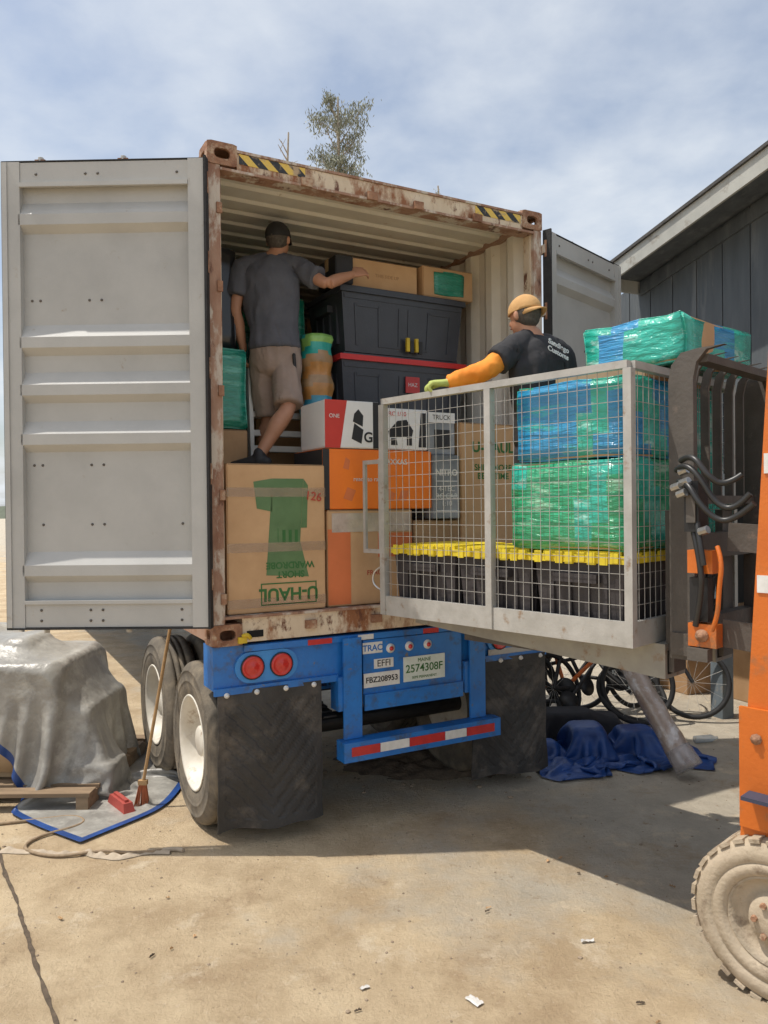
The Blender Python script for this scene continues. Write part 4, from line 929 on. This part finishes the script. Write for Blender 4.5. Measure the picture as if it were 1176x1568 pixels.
def fwheel(n,x,y,r,w):
    lathe(fk,n+'_tire',[(r*.56,.02),(r*.60,.0),(r*.72,-.003),(r*.73,.004),(r*.75,-.003),(r*.86,-.004),(r*.96,.012),(r,.03),(r,w-.03),(r*.96,w-.012),(r*.6,w),(r*.56,w-.02)],(x,y,r),(1,0,0),m_solidtire,60)
    lathe(fk,n+'_hub',[(r*.57,.02),(r*.54,.012),(r*.50,.05),(r*.34,.06),(r*.30,.02),(r*.14,.015),(0,.01)],(x,y,r),(1,0,0),m_solidtire,40)
    bm=bmesh.new(); N=30
    for i in range(N):
        a=2*math.pi*i/N
        for sx,o in ((x+.004,0),(x+w*.52,.5)):
            a2=a+o*2*math.pi/N; mx=Matrix.Translation((0,y,r))@Matrix.Rotation(a2,4,'X')
            cube(bm,(sx,sx+w*.44),(-.021,.021),(r*.97,r*1.018),mx=mx)
    fin(bm,n+'_tread',fk,m_solidtire,bev=.004)
    for i in range(6):
        a=2*math.pi*i/6; cyl(fk,f'{n}_nut_{i}',(x+.05,y+r*.22*math.cos(a),r+r*.22*math.sin(a)),(x+.0,y+r*.22*math.cos(a),r+r*.22*math.sin(a)),.012,m_cast,6)
fwheel('front_wheel_near',-.02,-.60,.32,.22); fwheel('front_wheel_far',.94,-.60,.32,.22); fwheel('rear_wheel_near',.1,-2.05,.26,.18); fwheel('rear_wheel_far',.86,-2.05,.26,.18)

# ------------------------------------------------------------------ wooden building
bd=root('wooden_barn',BF)
rz=lambda x:4.30+.211*x
WY=.45
bm=bmesh.new(); x=-.6
while x<3.6:
    w=.29
    f=[bm.verts.new(p) for p in ((x,WY,2.15),(x+w,WY,2.15),(x+w,WY,rz(x+w)),(x,WY,rz(x)))]; k=[bm.verts.new(v.co+V((0,.03,0))) for v in f]
    bm.faces.new(f);bm.faces.new(k[::-1])
    for i in range(4): bm.faces.new((f[i],k[i],k[(i+1)%4],f[(i+1)%4]))
    x+=w+.012
fin(bm,'siding_boards',bd,m_siding)
box(bd,'wall_backing',(-.6,3.6),(WY+.031,WY+.05),(2.16,4.15),m_black,0)
def slab(name,x0,x1,y0,y1,dz0,dz1,mat):
    bm=bmesh.new(); cube(bm,(x0,x1),(y0,y1),(0,1))
    for v in bm.verts: v.co.z=rz(v.co.x)+(dz0 if v.co.z<.5 else dz1)
    return fin(bm,name,bd,mat)
slab('rake_fascia',-.15,3.7,-.025,0,-.11,.055,m_fascia)
slab('roof_deck',-.15,3.7,.002,6,.0,.05,m_siding)
slab('roof_shingles',-.2,3.75,-.05,6.05,.056,.085,m_shingle)
slab('soffit_trim',-.12,3.65,WY-.03,WY-.002,-.16,-.04,m_siding)
slab('eave_fascia',-.176,-.152,-.02,6,-.12,.05,m_fascia)
m_pp=M('post_paint',(.18,.22,.25),None,5,.7,c3=(.34,.31,.26),s3=6,thr=.62)
for i,x in enumerate((-.55,.68,2.3,3.5)): box(bd,f'post_{i}',(x,x+.14),(WY+.055,WY+.19),(0,2.3),m_pp,.004)
box(bd,'header_beam',(-.6,3.6),(WY-.02,WY-.001),(2.05,2.25),m_siding,.003)
box(bd,'back_wall',(-.6,3.6),(3.2,3.3),(0,4.0),m_siding,0); box(bd,'side_wall_far',(-.7,-.602),(WY,5.9),(0,4.0),m_siding,0); box(bd,'side_wall_near',(3.602,3.7),(WY,5.9),(0,4.0),m_siding,0)
for a in (((.9,1.5),(1.0,1.6),(0,.55)),((.95,1.45),(1.05,1.5),(.553,.95)),((1.7,2.4),(1.2,1.8),(0,.7)),((-.3,.3),(1.6,2.3),(0,.8)),((-.5,.0),(.9,1.5),(0,.6)),((.2,.75),(1.2,1.8),(0,.95))): cbox(BF,*a,m_card2)
def bike(fr,rz_,lean,fm):
    r=root('bicycle',fr@Matrix.Rotation(math.radians(rz_),4,'Z')@Matrix.Rotation(math.radians(lean),4,'X'))
    for n,x in (('front',.52),('rear',-.52)):
        lathe(r,n+'_tire',[(.31+.022*math.cos(t),.022*math.sin(t)) for t in [2*math.pi*i/10 for i in range(11)]],(x,0,.335),(0,1,0),m_rubber,40)
        lathe(r,n+'_rim',[(.292,-.012),(.284,0),(.292,.012)],(x,0,.335),(0,1,0),m_black,40)
        for k in range(14):
            a=2*math.pi*k/14; cyl(r,f'{n}_spoke_{k}',(x,0,.335),(x+.285*math.cos(a),0,.335+.285*math.sin(a)),.0014,m_galv,5)
    fr_=[((-.52,0,.335),(-.12,0,.30)),((-.12,0,.30),(-.25,0,.78)),((-.25,0,.72),(-.52,0,.335)),((-.12,0,.30),(.32,0,.72)),((-.23,0,.70),(.31,0,.80)),((.30,0,.88),(.36,0,.62)),((.36,0,.62),(.52,0,.335))]
    for i,(a,b) in enumerate(fr_): cyl(r,f'frame_tube_{i}',a,b,.018,fm,12)
    tube(r,'handlebar',[(.25,-.28,.95),(.30,-.15,.93),(.29,0,.90),(.30,.15,.93),(.25,.28,.95)],.012,m_black)
    box(r,'saddle',(-.38,-.14),(-.06,.06),(.80,.86),m_rubber,.02); lathe(r,'chainring',[(.0,0),(.09,0),(.09,.006),(0,.006)],(-.12,-.03,.30),(0,1,0),m_black,24)
bike(frame(1.80,6.70,0,.02),12,-48,m_black); bike(frame(2.30,7.15,0,.02),-20,-18,m_black); bike(frame(2.0,7.1,0,.02),35,-20,m_black); bike(frame(1.75,6.95,0,.02),-8,-12,m_bike)
r=root('blue_tarpaulin',ID,(1.76,6.10,0))
drape(r,'folds',(1.9,1.5),76,60,0,0,18,.42,[(-.30,-.05,-.15,.12,0,.24),(.1,.38,-.05,.2,0,.18),(-.58,-.42,-.1,.05,0,.12),(.5,.6,.0,.1,0,.10)],[m_btarp],comp=.62,steps=200,seed=4,thick=.010)
r=root('dark_blanket',ID,(1.62,6.52,0))
drape(r,'folds',(1.2,.9),44,34,0,0,-10,.55,[(-.30,.1,-.15,.12,0,.24),(.15,.35,-.05,.2,0,.18)],[m_btee],comp=.75,steps=160,seed=9,thick=.012)
r=root('wrapped_carpet_roll',ID,(2.17,5.53,0)); bm=bmesh.new()
limb(bm,[(0,0,.085),(-.12,.18,.36),(-.25,.36,.66),(-.40,.57,1.0),(-.55,.80,1.35)],[.093,.085,.082,.084,.082],seg=24,sub=6,roundA=False)
for v in bm.verts: v.co+=V((noise.noise(v.co*9),noise.noise(v.co*9+V((3,3,3))),0))*.012
fin(bm,'roll',r,m_tubew,smooth=True)
bm=bmesh.new(); limb(bm,[(.01,-.01,.075),(-.05,.07,.20)],[.104,.094],seg=24,sub=4,roundA=False,roundB=False)
fin(bm,'loose_wrap',r,m_cwrap,smooth=True)
r=root('water_bottle',ID,(2.55,6.35,0)); lathe(r,'bottle',[(0,0),(.03,0),(.032,.15),(.012,.19),(.012,.21),(0,.21)],(0,0,.033),(1,.2,0),M('clear_plastic',(.6,.7,.75),None,9,.1,alpha=.5),16)

# ------------------------------------------------------------------ tarp covered pile on the left
tp=root('tarp_covered_pile',ID,(-2.75,5.75,0))
solids=[(-.85,-.20,-.50,.55,0,1.06),(-.23,.50,-.50,.45,0,.92),(-.60,-.35,-.2,.2,1.0,1.20),(.05,.22,-.30,.1,.88,1.06),(.44,.68,-.42,.35,0,.60),(.60,.86,-.50,-.2,0,.22)]
drape(tp,'draped_tarp',(2.9,2.05),124,88,.10,-.02,-13,1.45,solids,[m_tarp,m_btarp],hem=2,comp=.88,steps=330,seed=2,thick=.018)
boxes(tp,'pallet',[((-.95,.80),(-.72+.17*k,-.60+.17*k),(.10,.125)) for k in range(8)]+[((-.95+.83*k,-.87+.83*k),(-.72,.6),(.0,.099)) for k in range(3)],m_wood,.003)
bm=bmesh.new(); cube(bm,(-.83,.48),(-.48,.43),(.13,.90)); bmesh.ops.bevel(bm,geom=bm.edges[:],offset=.06,segments=4,affect='EDGES'); crumple(bm,.02,3,3)
fin(bm,'padded_furniture',tp,M('beige_furniture',(.50,.36,.22),(.38,.265,.15),3,.6,bump=.4,bscale=8),smooth=True)
box(tp,'crate_upper',(-.82,-.22),(-.46,.5),(.93,1.045),m_card2,.01)
box(tp,'crate_dark',(.50,.66),(-.40,.33),(.126,.58),m_card2,.01)
br=root('broom',ID,(-1.62,5.1,0))
cyl(br,'handle',(0,0,.16),(.20,.05,1.30),.011,m_broom,10)
bm=bmesh.new()
random.seed(2)
for i in range(70):
    a=random.uniform(-1,1); b=random.uniform(-1,1)
    limb(bm,[(a*.018,b*.012,.18),(a*.05-.01,b*.025,.01)],[.003,.002],seg=5,sub=1)
fin(bm,'bristles',br,m_bristle); box(br,'head_block',(-.03,.03),(-.016,.016),(.155,.185),m_broom,.005)
r=root('red_wheel_chock',ID,(-1.76,5.08,0),-50); bm=bmesh.new(); cube(bm,(-.15,.15),(-.04,.04),(0,.075))
for v in bm.verts:
    if v.co.z>.05: v.co.x*=.8;v.co.y*=.75
fin(bm,'block',r,m_redp,bev=.008); box(r,'block_ridge',(-.1,.1),(-.012,.012),(.075,.09),m_redp,.004)
def strip_cloth(name,x0,y0,L,wd,seed,dy):
    r=root(name,ID,(x0,y0,0)); bm=bmesh.new(); prev=None
    for i in range(90):
        t=i/89; x=-L*t; y=dy*t-.04*math.sin(t*5)+.05*noise.noise(V((t*5,seed,0))); w=wd*(1+.6*noise.noise(V((t*9,3,seed))))
        q=[]
        for k in range(5):
            o=(k-2)/2; q.append(bm.verts.new((x,y+w*o,.004 if abs(o)==1 else .008+.03*abs(noise.noise(V((t*14,7+o,seed)))))))
        if prev:
            for k in range(4): bm.faces.new((prev[k],prev[k+1],q[k+1],q[k]))
        prev=q
    fin(bm,'folded_cloth',r,m_cloth,smooth=True)
strip_cloth('fabric_strip',-1.25,4.42,1.0,.024,1,0)
rp=root('rope',ID,(-1.9,4.6,0))
tube(rp,'strand',[(.62,-.16,.012),(.45,-.21,.012),(.25,-.17,.02),(.05,-.24,.012),(-.12,-.20,.012),(-.25,-.10,.012),(-.20,.06,.012),(-.05,.14,.02),(.0,.26,.012),(-.12,.36,.012),(-.3,.30,.012),(-.6,.22,.012)],.009,m_rope)
tube(rp,'frayed_end',[(.60,-.17,.012),(.68,-.14,.014),(.72,-.17,.01)],.013,m_cloth)

# ------------------------------------------------------------------ trees
def tree(name,x,y,h,rfun,nb,leafn,zlo,leafsz,seed,leaf=True,trunk_r=.22,bk=.25):
    random.seed(seed); r=root(name,ID,(x,y,0)); bm=bmesh.new()
    bend=lambda z:V((bk*math.sin(z*.35+seed),bk*.8*math.cos(z*.3),z))
    tp_=[bend(h*k/8) for k in range(9)]; tp_[0]=V((0,0,-.1))
    limb(bm,tp_,[trunk_r*(1-.9*k/8)+.012 for k in range(9)],seg=10,sub=2)
    tips=[]
    for i in range(nb):
        z=zlo+(h-.3-zlo)*(i+random.random()*.6)/nb; R=rfun(z); a=random.uniform(0,6.28); rr=R*random.uniform(.35,1.0)
        p0=bend(z-R*.7); p3=bend(z)+V((rr*math.cos(a),rr*math.sin(a),random.uniform(-.1,.5)*R))
        p1=p0.lerp(p3,.4)+V((0,0,-.05*R)); 
        limb(bm,[p0,p1,p3],[.035*(1.2-z/h)+.02,.02,.008],seg=6,sub=2)
        tips.append((p3,R))
        for k in range(3):
            q=p3+V((random.gauss(0,.28),random.gauss(0,.28),random.gauss(.05,.28)))*R
            limb(bm,[p1.lerp(p3,.6),q],[.012,.005],seg=5,sub=1); tips.append((q,R))
    fin(bm,'trunk_and_limbs',r,m_bark,smooth=True)
    if leaf:
        bm=bmesh.new()
        for i in range(leafn):
            c,R=random.choice(tips); d=V((random.gauss(0,1),random.gauss(0,1),random.gauss(0,.9)))*R*.16; p=c+d
            s=leafsz*random.uniform(.6,1.3); u=V((random.gauss(0,.6),random.gauss(0,.6),-1)).normalized(); w=u.orthogonal().normalized(); w.rotate(Matrix.Rotation(random.uniform(0,6.28),3,u))
            bm.faces.new([bm.verts.new(q) for q in (p-u*s,p+w*s*.28,p+u*s,p-w*s*.28)])
        fin(bm,'foliage',r,m_leaf,nrm=False)
def rf(z):
    if z>17.4: return .60
    if z>15: return 1.0-.38*abs(z-16.5)/1.6
    return .75+ (15-z)*.26
tree('eucalyptus_tree',-1.53,30,17.95,rf,80,15500,6.5,.08,5,bk=.10)
tree('bare_tree',-3.2,25,14.1,lambda z:.35+(13.9-z)*.16,30,0,8,.05,9,leaf=False,trunk_r=.14)
tree('bare_tree',1.75,25,12.3,lambda z:.25+(12.4-z)*.16,26,400,8,.05,11,leaf=True,trunk_r=.12)
bm=bmesh.new(); random.seed(4); ring=[]
for i in range(181):
    a=math.radians(i*2); R=230; p=V((R*math.sin(a),R*math.cos(a),0)); h=3+2.5*noise.noise(p*.02)+1.6*noise.noise(p*.12)
    ring.append((bm.verts.new(p),bm.verts.new(p*1.03+V((0,0,max(h,1))))))
for a,b in zip(ring,ring[1:]): bm.faces.new((a[0],b[0],b[1],a[1]))
fin(bm,'distant_hills',None,m_hill,smooth=True)

# ------------------------------------------------------------------ light, sky, camera
sund=V((.45,.024,-1)).normalized()
L=bpy.data.lights.new('sun','SUN'); L.energy=3.9; L.angle=math.radians(.6); L.color=(1,.94,.85)
so=bpy.data.objects.new('sun',L); col.objects.link(so); so.rotation_euler=sund.to_track_quat('-Z','Y').to_euler(); so.location=(-5,0,10)
w=bpy.data.worlds.new('World'); scene.world=w; w.use_nodes=True; nt=w.node_tree; n=nt.nodes; K=nt.links
bg=n['Background']; bg.inputs['Strength'].default_value=.15
sky=n.new('ShaderNodeTexSky'); sky.sky_type='NISHITA'; sky.sun_disc=False; sky.sun_elevation=math.radians(65.7); sky.sun_rotation=math.radians(265); sky.dust_density=2.5; sky.air_density=1.1
tc=n.new('ShaderNodeTexCoord'); sp=n.new('ShaderNodeSeparateXYZ'); K.new(tc.outputs['Generated'],sp.inputs[0])
az=n.new('ShaderNodeMath'); az.operation='MAXIMUM'; az.inputs[1].default_value=.0; K.new(sp.outputs['Z'],az.inputs[0])
ad=n.new('ShaderNodeMath'); ad.operation='ADD'; ad.inputs[1].default_value=.22; K.new(az.outputs[0],ad.inputs[0])
dx=n.new('ShaderNodeMath'); dx.operation='DIVIDE'; K.new(sp.outputs['X'],dx.inputs[0]); K.new(ad.outputs[0],dx.inputs[1])
dy=n.new('ShaderNodeMath'); dy.operation='DIVIDE'; K.new(sp.outputs['Y'],dy.inputs[0]); K.new(ad.outputs[0],dy.inputs[1])
cb=n.new('ShaderNodeCombineXYZ'); K.new(dx.outputs[0],cb.inputs[0]); K.new(dy.outputs[0],cb.inputs[1])
def cn(s,d,r,off,dist=.3):
    a=n.new('ShaderNodeVectorMath'); a.operation='ADD'; a.inputs[1].default_value=off; K.new(cb.outputs[0],a.inputs[0])
    x=n.new('ShaderNodeTexNoise'); x.inputs['Scale'].default_value=s; x.inputs['Detail'].default_value=d; x.inputs['Roughness'].default_value=r; x.inputs['Distortion'].default_value=dist; K.new(a.outputs[0],x.inputs['Vector']); return x.outputs['Fac']
big=cn(1.2,4,.5,(2.6,1.1,0)); fine=cn(4.5,9,.56,(0,0,0),.1)
mul=n.new('ShaderNodeMath'); mul.operation='MULTIPLY_ADD'; K.new(fine,mul.inputs[0]); mul.inputs[1].default_value=.50; K.new(big,mul.inputs[2])
mr=n.new('ShaderNodeMapRange'); mr.inputs[1].default_value=.62; mr.inputs[2].default_value=.97; mr.inputs[3].default_value=.24; mr.inputs[4].default_value=.95; K.new(mul.outputs[0],mr.inputs[0])
mx=n.new('ShaderNodeMix'); mx.data_type='RGBA'; K.new(mr.outputs[0],mx.inputs[0]); K.new(sky.outputs[0],mx.inputs[6]); mx.inputs[7].default_value=(5.7,6.0,6.3,1)
K.new(mx.outputs[2],bg.inputs['Color'])
cam=bpy.data.cameras.new('camera'); co=bpy.data.objects.new('camera',cam); col.objects.link(co)
cam.sensor_fit='HORIZONTAL'; cam.sensor_width=36; cam.lens=36*1178/1176; cam.clip_end=2000; cam.clip_start=.05
co.matrix_world=Matrix.Translation((0,0,1.98))@Matrix.Rotation(math.radians(90-.35),4,'X')@Matrix.Rotation(math.radians(-.6),4,'Z')
scene.camera=co
scene.view_settings.view_transform='Standard'; scene.view_settings.look='None'; scene.view_settings.exposure=0
